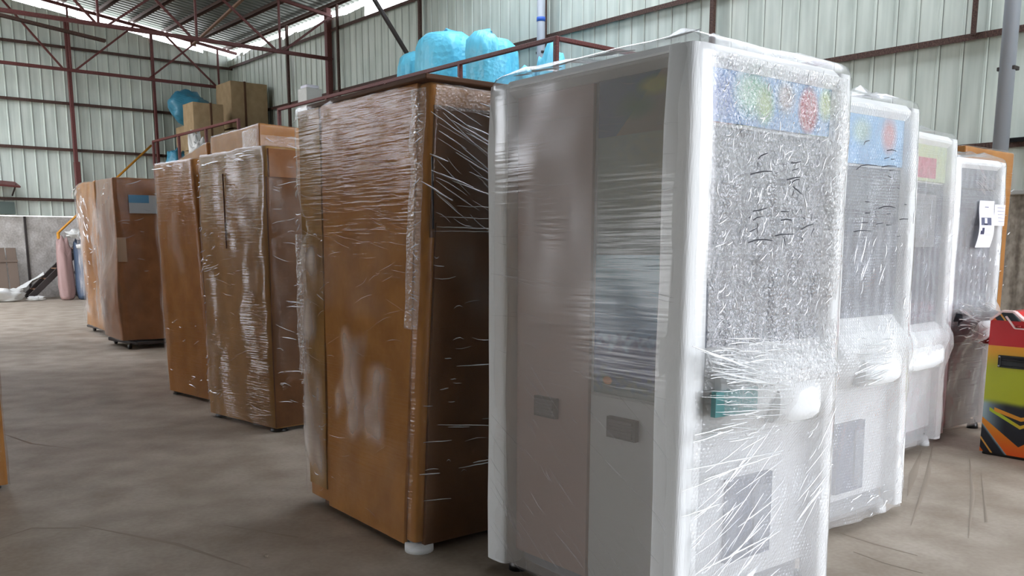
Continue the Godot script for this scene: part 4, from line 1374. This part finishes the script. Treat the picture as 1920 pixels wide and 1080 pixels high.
# ---------------------------------------------------------------- wrapped machines
func machine(label: String, fr: Fr, q: Dictionary) -> Node3D:
	var o := thing("wrapped_machine", label, "machine", fr.at)
	var h := fr.high()
	var none := func(_p, _n): return 0.0
	var sd: float = q.seed
	part(o, "cabinet", shell(fr, 0.07, 0.985, -0.045, 0.02, 4, 4, none, true, 0.02), q.get("body", M.white_panel))
	var m := MB.new()
	m.box(Vector3(0, 0.10, 0), Vector3(fr.wide(1) - 0.14, 0.12, fr.wide(0) - 0.14), Basis(Vector3.UP, atan2(fr.b[1].z - fr.b[2].z, fr.b[2].x - fr.b[1].x)), 0.01)
	part(o, "plinth", m, q.get("plinth", M.grey_panel))
	feet(o, fr, 0.05, 0.04, q.get("feet", M.black))
	# left side
	if q.get("side", false):
		part(o, "rear_side_panel", patch(fr, 0, 0.12, 0.535, 0.055, 0.985, -0.03, 0.02), M.pink_panel, "pinkish rear half of the side")
		part(o, "side_picture", print_patch(fr, 0, 0.562, 0.875, 0.416, 0.985, -0.03, 0.012), M.art, "seaside picture in blue and green bands")
		part(o, "front_side_panel", patch(fr, 0, 0.55, 0.90, 0.055, 0.41, -0.032, 0.02), M.white_panel)
		for e in [[0.247, 0.373, 0.350, 0.390], [0.65, 0.79, 0.340, 0.378]]:
			var v := part(o, "vent", patch(fr, 0, e[0], e[1], e[2], e[3], -0.012, 0.02), M.slot, "dark louvred vent")
			for s in 5:
				var kk: float = lerpf(e[2] + 0.004, e[3] - 0.004, (s + 0.5) / 5.0)
				part(v, "slat", patch(fr, 0, e[0] + 0.012, e[1] - 0.012, kk - 0.0022, kk + 0.0022, -0.004, 0.01), M.grille)
	# front
	part(o, "header_sign", print_patch(fr, 1, 0.09, 0.972, q.get("sign0", 0.883), 0.982, -0.028, 0.03), q.header, q.get("sign_label", ""))
	part(o, "window", print_patch(fr, 1, 0.10, 0.955, q.get("ledge1", 0.51), q.get("sign0", 0.883) - 0.006, -0.035, 0.02), q.get("window", M.window_art), q.get("window_label", "greyish window"))
	var l0: float = q.get("ledge0", 0.415)
	var l1: float = q.get("ledge1", 0.51)
	m = MB.new()
	var rows := []
	for e in [[l0 - 0.06, -0.05], [l0 - 0.05, 0.0], [l0, 0.05], [l0 + 0.035, 0.075], [l0 + 0.055, 0.07], [l1, -0.03]]:
		rows.append(PackedVector3Array([fr.P(1, 0.12, e[0], -0.05), fr.P(1, 0.13, e[0], e[1]), fr.P(1, 0.5, e[0], e[1]), fr.P(1, 0.88, e[0], e[1]), fr.P(1, 0.89, e[0], -0.05)]))
	m.grid(rows)
	part(o, "control_ledge", m, q.get("ledge", M.white_panel), "sloping control ledge")
	if q.has("trim"):
		part(o, "ledge_trim", patch(fr, 1, 0.09, 0.34, l0 - 0.012, l0 + 0.03, 0.082, 0.02), M.teal, "teal band on the ledge")
	part(o, "foam_block", patch(fr, 1, q.get("block0", 0.50), q.get("block1", 0.78), l0 - 0.045, l0 + 0.025, 0.105, 0.11, 8, 6, func(_p, u, v): return -0.03 * pow(absf(u * 2.0 - 1.0), 4.0) - 0.03 * pow(absf(v * 2.0 - 1.0), 4.0)), M.foam, "white foam block on the ledge")
	if q.get("door", true):
		var dd := part(o, "coin_door", patch(fr, 1, q.get("door0", 0.335), q.get("door1", 0.62), q.get("doork0", 0.114), q.get("doork1", 0.268), -0.022, 0.03), M.coin, "blue-grey coin door")
		part(dd, "door_recess", patch(fr, 1, q.get("door0", 0.335) + 0.16, q.get("door1", 0.62) - 0.02, q.get("doork0", 0.114) + 0.012, q.get("doork1", 0.268) - 0.02, -0.012, 0.02), M.grey_glass)
	# padding
	for i in 4:
		m = MB.new()
		var a: Vector3 = fr.c(i, 0.025)
		var b: Vector3 = fr.c(i, 0.995)
		var inw: Vector3 = (Vector3(0, 0, 0) - fr.b[i]).normalized() * (0.06 if i != 2 else 0.042)
		inw.y = 0
		var ring := []
		for j in 9:
			var cc: Vector3 = (a + inw).lerp(b + inw, j / 8.0)
			var row := PackedVector3Array()
			for s in 33:
				var an := -TAU * s / 32
				var sq := Vector3(signf(cos(an)) * pow(absf(cos(an)), 0.45), 0, signf(sin(an)) * pow(absf(sin(an)), 0.45))
				var fat := (0.066 if i != 2 else 0.044) + noise_c.get_noise_3d(cc.x + i * 3.0, cc.y * 0.8, sd) * 0.006
				if j == 8:
					fat *= 0.86
				row.append(cc + sq * fat)
			ring.append(row)
		var lid := PackedVector3Array()
		for s in 33:
			lid.append(b + inw + Vector3(0, 0.012, 0))
		ring.append(lid)
		m.grid(ring)
		part(o, "foam_corner", m, M.foam)
	for f in 4:
		m = MB.new()
		m.bar(fr.P(f, 0.05, 0.985, -0.05), fr.P(f, 0.95, 0.985, -0.05), 0.10, 0.07, Vector3.UP, 0.025)
		part(o, "foam_edge", m, M.foam)
	part(o, "foam_sheet", patch(fr, 0, 0.06, 0.94, 0.03, 0.985, 0.012, 0.006, 10, 20, func(p, u, v): return noise_a.get_noise_3d(p.x, p.y * 1.5, p.z * 1.5 + sd) * 0.008), q.get("sheet", M.foam_sheet), "thin translucent foam sheet over the side")
	# bubble wrap hanging down the front, over the ledge
	var lc := (l0 + 0.03)
	var drape := func(p: Vector3, uu, _v):
		var k := p.y / h
		var r := 0.085 * exp(-pow((k - lc) / 0.07, 2.0)) if k > lc else 0.085 * exp(-pow((k - lc) / 0.10, 2.0))
		r *= smoothstep(0.0, 0.16, uu) * smoothstep(0.0, 0.14, 1.0 - uu)
		return r + noise_c.get_noise_3d(p.x * 2.2 + sd, p.y * 1.4, sd) * 0.016 + noise_a.get_noise_3d(p.x * 7.0, p.y * 4.0 + sd, 0.0) * 0.018
	part(o, "bubble_wrap", patch(fr, 1, 0.09, 0.96, lc, 0.985, 0.022, 0.004, 44, 70, drape), q.get("bubble", M.bubble), "crumpled bubble wrap over the window")
	part(o, "bubble_wrap", patch(fr, 1, 0.05, 0.97, q.get("hem", 0.035), lc, 0.022, 0.004, 36, 40, drape), q.get("low", M.bubble_calm), "bubble wrap over the lower front" if not q.has("low") else "film over the lower front")
	if q.get("milk", false):
		part(o, "foam_skirt", patch(fr, 1, 0.05, 0.97, 0.035, l0 - 0.06, 0.004, 0.004, 4, 8), M.foam_thin, "thin foam over the lower front")
	# outer film
	var d2 := func(p: Vector3, nm: Vector3) -> float:
		var r := noise_c.get_noise_3d(p.x * 1.5 + sd, p.y * 1.2, p.z * 1.5) * 0.006 + 0.006
		if nm.y > 0.5:
			r += absf(noise_c.get_noise_3d(p.x * 2.2 + sd, sd, p.z * 2.2)) * q.get("puff", 0.045)
		return r
	part(o, "stretch_film", shell(fr, 0.03, 1.0, 0.022, 0.05, 14, 36, d2, true, 0.035), q.get("outer", M.film_white))
	return o

func build_machines() -> void:
	var fr := Fr.new([[2.30, -2.84], [2.285, -1.83], [3.18, -1.78], [3.22, -2.80]], [[2.335, -2.87, 2.03], [2.325, -1.85, 2.04], [3.19, -1.80, 2.03], [3.20, -2.83, 2.03]])
	var o := machine("nearest white foam-wrapped machine with a seaside picture showing faintly through its side", fr, {"seed": 3.0, "side": true, "header": M.header, "sign_label": "blue header sign with green and red figures", "milk": true, "trim": true})
	var m := MB.new()
	for e in PEN_NEAR:
		m = MB.new()
		stroke(m, fr, 1, e, 0.054, 0.0048, -0.07)
		part(o, "pen_stroke", m, M.ink)
	m = MB.new()
	for e in CREASE_MACHINE:
		var w := rng.randf_range(0.004, 0.008)
		var lift := func(k): return 0.045 + (0.085 * exp(-pow((k - 0.445) / 0.10, 2.0)))
		crease(m, fr.P(1, e[0], e[1], lift.call(e[1])), fr.P(1, e[2], e[3], lift.call(e[3])), fr.nrm(1, 0.5), w, w * 0.8, 0.0)
	random_creases(m, fr, 1, 70, 0.03, 0.5, 0.36, 0.53, -0.12, 0.1, 0.04, 0.3, 0.10, 0.004)
	random_creases(m, fr, 1, 40, 0.03, 0.6, 0.08, 0.34, 0.55, 0.3, 0.04, 0.3, 0.045, 0.004)
	random_creases(m, fr, 1, 170, 0.10, 0.92, 0.5, 0.88, 1.1, 0.8, 0.01, 0.055, 0.045, 0.0042)
	random_creases(m, fr, 1, 60, 0.10, 0.6, 0.62, 0.86, 0.9, 0.7, 0.015, 0.05, 0.045, 0.005)
	random_creases(m, fr, 1, 30, 0.10, 0.92, 0.88, 0.98, 0.9, 0.7, 0.01, 0.06, 0.045, 0.0045)
	random_creases(m, fr, 1, 14, 0.7, 0.95, 0.15, 0.35, 0.7, 0.3, 0.04, 0.2, 0.045, 0.004)
	part(o, "film_creases", m, M.crease, "", "stuff")
	m = MB.new()
	random_creases(m, fr, 0, 60, 0.02, 0.98, 0.4, 0.98, -0.1, 0.1, 0.05, 0.4, 0.03, 0.002)
	random_creases(m, fr, 0, 60, 0.02, 0.98, 0.04, 0.42, -0.65, 0.2, 0.05, 0.4, 0.03, 0.002)
	part(o, "film_ripples", m, M.crease_dim, "", "stuff")
	m = MB.new()
	for i in 14:
		var u := rng.randf_range(0.05, 0.9)
		var f := 0 if i < 9 else 1
		crease(m, fr.P(f, u, 1.0, -0.02) + Vector3(0, 0.022, 0), fr.P(f, minf(u + rng.randf_range(0.06, 0.2), 0.98), 1.0, -0.06) + Vector3(0, rng.randf_range(0.02, 0.045), 0), Vector3.UP, 0.006, 0.006, 0.01)
	part(o, "film_wisps", m, M.crease, "", "stuff")

	fr = Fr.new([[3.55, -3.05], [3.52, -2.12], [4.44, -2.08], [4.47, -3.02]], [[3.55, -3.07, 2.05], [3.52, -2.14, 2.05], [4.38, -2.10, 2.05], [4.42, -3.02, 2.05]])
	o = machine("second wrapped white machine, pale blue sign above pen marks, partly hidden by the nearest machine", fr, {"seed": 8.0, "header": M.header_pale, "sign0": 0.86, "sign_label": "pale blue header sign", "bubble": M.bubble_calm, "door0": 0.38, "door1": 0.64, "doork0": 0.09, "doork1": 0.26, "ledge0": 0.40, "block0": 0.44, "block1": 0.80, "hem": 0.02, "milk": true, "feet": M.foam})
	m = MB.new()
	for i in PEN_SECOND.size():
		m = MB.new()
		stroke(m, fr, 1, PEN_SECOND[i], 0.054, 0.0045, -0.11)
		part(o, "pen_stroke", m, M.ink)
	m = MB.new()
	random_creases(m, fr, 1, 34, 0.3, 0.92, 0.42, 0.75, 1.25, 0.25, 0.02, 0.14, 0.048, 0.006)
	random_creases(m, fr, 1, 40, 0.25, 0.6, 0.36, 0.47, 0.05, 0.12, 0.05, 0.25, 0.12, 0.005)
	random_creases(m, fr, 1, 16, 0.3, 0.9, 0.03, 0.1, 0.3, 0.5, 0.02, 0.08, 0.045, 0.006)
	part(o, "film_creases", m, M.crease, "", "stuff")

	fr = Fr.new([[5.20, -3.50], [5.27, -2.60], [6.15, -2.64], [6.10, -3.55]], [[5.20, -3.50, 2.08], [5.27, -2.62, 2.08], [6.11, -2.66, 2.08], [6.06, -3.55, 2.08]])
	o = machine("third wrapped machine, cream and green with a pink sign panel, between two paler ones", fr, {"seed": 13.0, "header": M.header_green, "sign0": 0.86, "sign_label": "pale green header with a pink panel", "bubble": M.bubble_calm, "door": false, "ledge0": 0.33, "ledge1": 0.42, "block0": 0.1, "block1": 0.8, "milk": true, "feet": M.foam})
	m = MB.new()
	random_creases(m, fr, 1, 20, 0.3, 0.5, 0.4, 0.88, 1.3, 0.3, 0.02, 0.10, 0.048, 0.006)
	random_creases(m, fr, 1, 20, 0.28, 0.95, 0.3, 0.7, 0.1, 0.3, 0.05, 0.2, 0.06, 0.004)
	part(o, "film_creases", m, M.crease_dim, "", "stuff")
	part(o, "dark_screen", patch(fr, 1, 0.28, 0.70, 0.66, 0.82, -0.005, 0.03), M.grey_panel, "dim screen behind the wrap")

	fr = Fr.new([[6.30, -3.60], [6.27, -2.72], [7.0, -2.66], [7.05, -3.55]], [[6.32, -3.60, 1.98], [6.30, -2.74, 1.98], [7.0, -2.68, 1.98], [7.03, -3.55, 1.98]])
	o = machine("fourth wrapped machine with printed papers on its front and a dark lower half", fr, {"seed": 19.0, "header": M.window_art, "sign0": 0.90, "bubble": M.bubble_calm, "door": false, "ledge0": 0.40, "ledge1": 0.47, "ledge": M.dark_panel, "block0": 0.5, "block1": 0.82, "low": M.film, "body": M.dark_panel, "plinth": M.dark_steel})
	part(o, "red_end", patch(fr, 1, 0.66, 0.93, 0.34, 0.40, 0.125, 0.10), M.red_strip, "muted red end of the ledge")
	part(o, "lower_panel", patch(fr, 1, 0.10, 0.92, 0.05, 0.36, -0.03, 0.02), M.maroon_panel, "dark maroon lower panel")
	m = patch(fr, 1, 0.41, 0.69, 0.69, 0.855, 0.055, 0.0015, 6, 12, func(p, u, v): return 0.012 * sin(v * 5.0) + 0.004 * u)
	for j in 13:
		for i in 7:
			m.t[j * 7 + i] = Vector2(i / 6.0, 1.0 - j / 12.0)
			m.v[j * 7 + i] += Vector3(-0.055 * pow(1.0 - j / 12.0, 1.4), 0, 0)
	# the loose rim would not follow the bend, so the sheet keeps only its face
	m.ix = m.ix.slice(0, 6 * 12 * 6)
	m.v = m.v.slice(0, 91)
	m.n = m.n.slice(0, 91)
	m.t = m.t.slice(0, 91)
	part(o, "letter", m, M.letter, "printed letter with two small photographs")
	part(o, "note", patch(fr, 1, 0.69, 0.92, 0.768, 0.843, 0.052, 0.0015, 4, 4, func(p, u, v): return 0.006 * sin(u * 4.0)), M.paper, "second paper taped beside the letter")
	m = MB.new()
	for s in 5:
		stroke(m, fr, 1, [0.72 + 0.01 * s, 0.832 - s * 0.012, 0.8, 0.832 - s * 0.012, 0.88, 0.831 - s * 0.012], 0.0595, 0.004)
	part(o, "print_lines", m, M.grey_line)
	m = MB.new()
	random_creases(m, fr, 1, 60, 0.03, 0.75, 0.33, 0.50, -0.15, 0.3, 0.03, 0.2, 0.10, 0.006)
	random_creases(m, fr, 1, 24, 0.3, 0.9, 0.5, 0.68, 1.3, 0.3, 0.02, 0.05, 0.048, 0.007)
	random_creases(m, fr, 1, 24, 0.3, 0.8, 0.88, 0.95, -0.5, 0.2, 0.05, 0.2, 0.048, 0.003)
	part(o, "film_creases", m, M.crease, "", "stuff")

func build_cabinet() -> void:
	# red and yellow arcade cabinet, lower right: its left side shows, the front lies out of the picture
	var o := thing("arcade_cabinet", "low red and yellow cabinet with black and orange swooshes and a recessed black handle", "cabinet", Vector3(6.12, 0, -2.35))
	var prof := [[0.0, 0.02], [0.9, 0.02], [0.9, 0.62], [0.62, 0.80], [0.33, 0.915], [0.19, 0.905], [0.135, 0.955], [0.067, 0.955], [0.0, 0.895]]
	var w := 0.62
	var m := MB.new()
	var ax := Vector3(0.31, 0.5, 0.4)
	for i in prof.size():
		var a = prof[i]
		var b = prof[(i + 1) % prof.size()]
		m.quad(Vector3(w, a[1], a[0]), Vector3(w, b[1], b[0]), Vector3(0, b[1], b[0]), Vector3(0, a[1], a[0]))
	part(o, "red_shell", m, M.red_paint)
	var tri := Geometry2D.triangulate_polygon(PackedVector2Array(prof.map(func(e): return Vector2(e[0], e[1]))))
	for s in [0, 1]:
		m = MB.new()
		var x := -0.006 if s == 0 else w + 0.006
		for e in prof:
			m.v.append(Vector3(x, e[1], e[0]))
			m.n.append(Vector3(-1 if s == 0 else 1, 0, 0))
			m.t.append(Vector2(e[0] / 0.9, 1.0 - e[1] / 0.9))
		for k3 in range(0, tri.size(), 3):
			var A: Vector3 = m.v[tri[k3]]
			var nn: Vector3 = (m.v[tri[k3 + 2]] - A).cross(m.v[tri[k3 + 1]] - A)
			if nn.x * (-1.0 if s == 0 else 1.0) > 0.0:
				m.ix.append_array(PackedInt32Array([tri[k3], tri[k3 + 1], tri[k3 + 2]]))
			else:
				m.ix.append_array(PackedInt32Array([tri[k3], tri[k3 + 2], tri[k3 + 1]]))
		var k := prof.size()
		for i in k:
			var a = prof[i]
			var b = prof[(i + 1) % k]
			m.quad(Vector3(x, a[1], a[0]), Vector3(x + (0.006 if s == 0 else -0.006), a[1], a[0]), Vector3(x + (0.006 if s == 0 else -0.006), b[1], b[0]), Vector3(x, b[1], b[0]))
		part(o, "side_panel", m, M.swoosh, "side panel with sprayed orange and black swooshes" if s == 0 else "")
	# pale pink border round a red field on the top edge
	var edge := [Vector3(0, 0.897, 0.0), Vector3(0, 0.957, 0.067), Vector3(0, 0.957, 0.137), Vector3(0, 0.905, 0.20), Vector3(0, 0.915, 0.36)]
	m = MB.new()
	for i in edge.size() - 1:
		m.bar(edge[i] + Vector3(0.005, 0.003, 0), edge[i + 1] + Vector3(0.005, 0.003, 0), 0.05, 0.014, Vector3.UP, 0.003)
	part(o, "edge_band", m, M.pale_pink)
	m = MB.new()
	var inner := [Vector3(-0.012, 0.930, 0.095), Vector3(-0.012, 0.855, 0.155), Vector3(-0.012, 0.850, 0.40)]
	for i in 2:
		m.bar(inner[i], inner[i + 1], 0.008, 0.026, Vector3.RIGHT, 0.002)
	m.bar(Vector3(-0.012, 0.945, 0.06), Vector3(-0.012, 0.915, 0.02), 0.008, 0.03, Vector3.RIGHT, 0.002)
	part(o, "border_line", m, M.pale_pink, "pale pink border on the red top")
	m = MB.new()
	m.tube([Vector3(-0.014, 0.868, 0.165), Vector3(-0.014, 0.868, 0.19)], 0.009, 8)
	part(o, "button", m, M.red_strip)
	# recessed handle
	var hd := Node3D.new()
	hd.name = "handle"
	hd.position = Vector3(-0.008, 0.635, 0.175)
	o.add_child(hd, true)
	m = MB.new()
	for e in [[0.0, 0.034, 0.21, 0.012], [0.0, -0.034, 0.21, 0.012]]:
		m.box(Vector3(-0.004, e[1], e[0]), Vector3(0.012, e[3], e[2]), Basis(), 0.002)
	for zz in [-0.097, 0.097]:
		m.box(Vector3(-0.004, 0, zz), Vector3(0.012, 0.08, 0.016), Basis(), 0.002)
	part(hd, "frame", m, M.black)
	m = MB.new()
	m.box(Vector3(0.0, 0, 0), Vector3(0.006, 0.06, 0.19))
	part(hd, "cup", m, M.slot)
	m = MB.new()
	m.tube([Vector3(-0.006, 0.012, -0.08), Vector3(-0.012, 0.014, 0.0), Vector3(-0.006, 0.012, 0.08)], 0.008, 8)
	part(hd, "grip", m, M.black)
	m = MB.new()
	for e in [[-0.097, 0.03], [-0.097, -0.03], [0.097, 0.03], [0.097, -0.03]]:
		m.tube([Vector3(-0.009, e[1], e[0]), Vector3(-0.013, e[1], e[0])], 0.0055, 10)
	part(hd, "rivets", m, M.bolt)
	m = MB.new()
	m.box(Vector3(0.31, 0.012, 0.45), Vector3(0.6, 0.024, 0.88), Basis(), 0.004)
	part(o, "plinth", m, M.black)

func build_back_corner() -> void:
	# rolled bundles by the stairs
	var o := sack("rolled_bundle", "tall slate-grey roll wrapped in film standing at the foot of the stairs", "roll", Vector3(6.10, 0, -23.62), Vector3(0.44, 1.42, 0.48), M.slate_bag, 0.10, 41.0, false, 7.0)
	var m := MB.new()
	m.tube([Vector3(-0.2, 1.30, 0.2), Vector3(0.0, 1.34, 0.26), Vector3(0.22, 1.32, 0.2)], 0.05, 8)
	part(o, "film_tuck", m, M.white_bag)
	sack("rolled_bundle", "tall rose-red roll in pale film left of the slate-grey roll", "roll", Vector3(5.68, 0, -23.72), Vector3(0.36, 1.38, 0.36), M.rose_bag, 0.14, 44.0, false, 6.0)
	o = sack("foam_roll", "white film bundle lying on top of the rolled bundles", "film", Vector3(6.05, 1.50, -23.62), Vector3(0.60, 0.22, 0.42), M.white_bag, 0.35, 47.0)
	# low heap and leaning film under the stairs
	sack("rubble_sack", "dark lumpy sack under the lower end of the stairs", "sack", Vector3(6.55, 0, -24.3), Vector3(1.1, 0.6, 0.42), M.dark_steel, 0.5, 50.0)
	o = thing("plastic_sheet", "pale plastic sheet leaning down the wall beside the stair foot", "sheet", Vector3(4.30, 0, -24.42))
	var rows := []
	for j in 9:
		var f := j / 8.0
		var row := PackedVector3Array()
		for i in 7:
			var g := i / 6.0 - 0.5
			row.append(Vector3(-0.1 + f * 1.15, 0.02 + pow(f, 1.3) * 0.62 + noise_a.get_noise_2d(f * 3.0, g * 3.0) * 0.08, g * 0.26 - f * 0.08))
		rows.append(row)
	m = MB.new()
	m.grid(rows)
	part(o, "film", m, M.white_bag)
	sack("white_sack", "white sack lying on the floor by the back wall at the picture's left edge", "sack", Vector3(4.35, 0, -23.85), Vector3(0.85, 0.30, 0.42), M.white_bag, 0.3, 60.0)
	sack("foam_scrap", "small white scrap on the floor at the stair foot", "scrap", Vector3(5.0, 0, -23.8), Vector3(0.40, 0.10, 0.2), M.white_bag, 0.3, 63.0)
	# boards leaning at the wall
	for k in 2:
		o = thing("board", ["wide grey-brown board leaning on the back wall, left one of two", "narrower grey-brown board leaning on the back wall beside the dark duct"][k], "board", Vector3([4.45, 4.76][k], 0, ZB + 0.26), "boards leaning on the back wall")
		m = MB.new()
		m.box(Vector3(0, 0.64, 0), Vector3([0.34, 0.22][k], 1.28, 0.035), Basis(Vector3.RIGHT, -0.16), 0.005)
		part(o, "panel", m, M.wood)
		m = MB.new()
		m.box(Vector3(0, 0.95, 0.0 - 0.025), Vector3([0.38, 0.24][k], 0.06, 0.03), Basis(Vector3.RIGHT, -0.16), 0.004)
		part(o, "batten", m, M.wood)
	o = thing("wall_awning", "small dark maroon canopy jutting from the back wall at the left edge", "canopy", Vector3(4.55, 2.78, ZB + 0.3))
	m = MB.new()
	m.box(Vector3(0, 0.06, 0), Vector3(0.95, 0.05, 0.6), Basis(Vector3.RIGHT, 0.22) * Basis(Vector3.BACK, -0.06), 0.01)
	part(o, "canopy", m, M.maroon)
	m = MB.new()
	m.bar(Vector3(0.38, -0.22, -0.27), Vector3(0.38, 0.02, 0.24), 0.03, 0.03)
	m.bar(Vector3(-0.38, -0.22, -0.27), Vector3(-0.38, 0.02, 0.24), 0.03, 0.03)
	part(o, "brackets", m, M.dark_steel)
	m = MB.new()
	m.box(Vector3(4.3, 2.25, ZB + 0.07), Vector3(1.3, 0.30, 0.05), Basis(), 0.006)
	o = part(self, "wall_cover", m, M.blue_grey)
	tag(o, "dark green-grey cover plate above the masonry base at the left edge of the back wall", "plate")
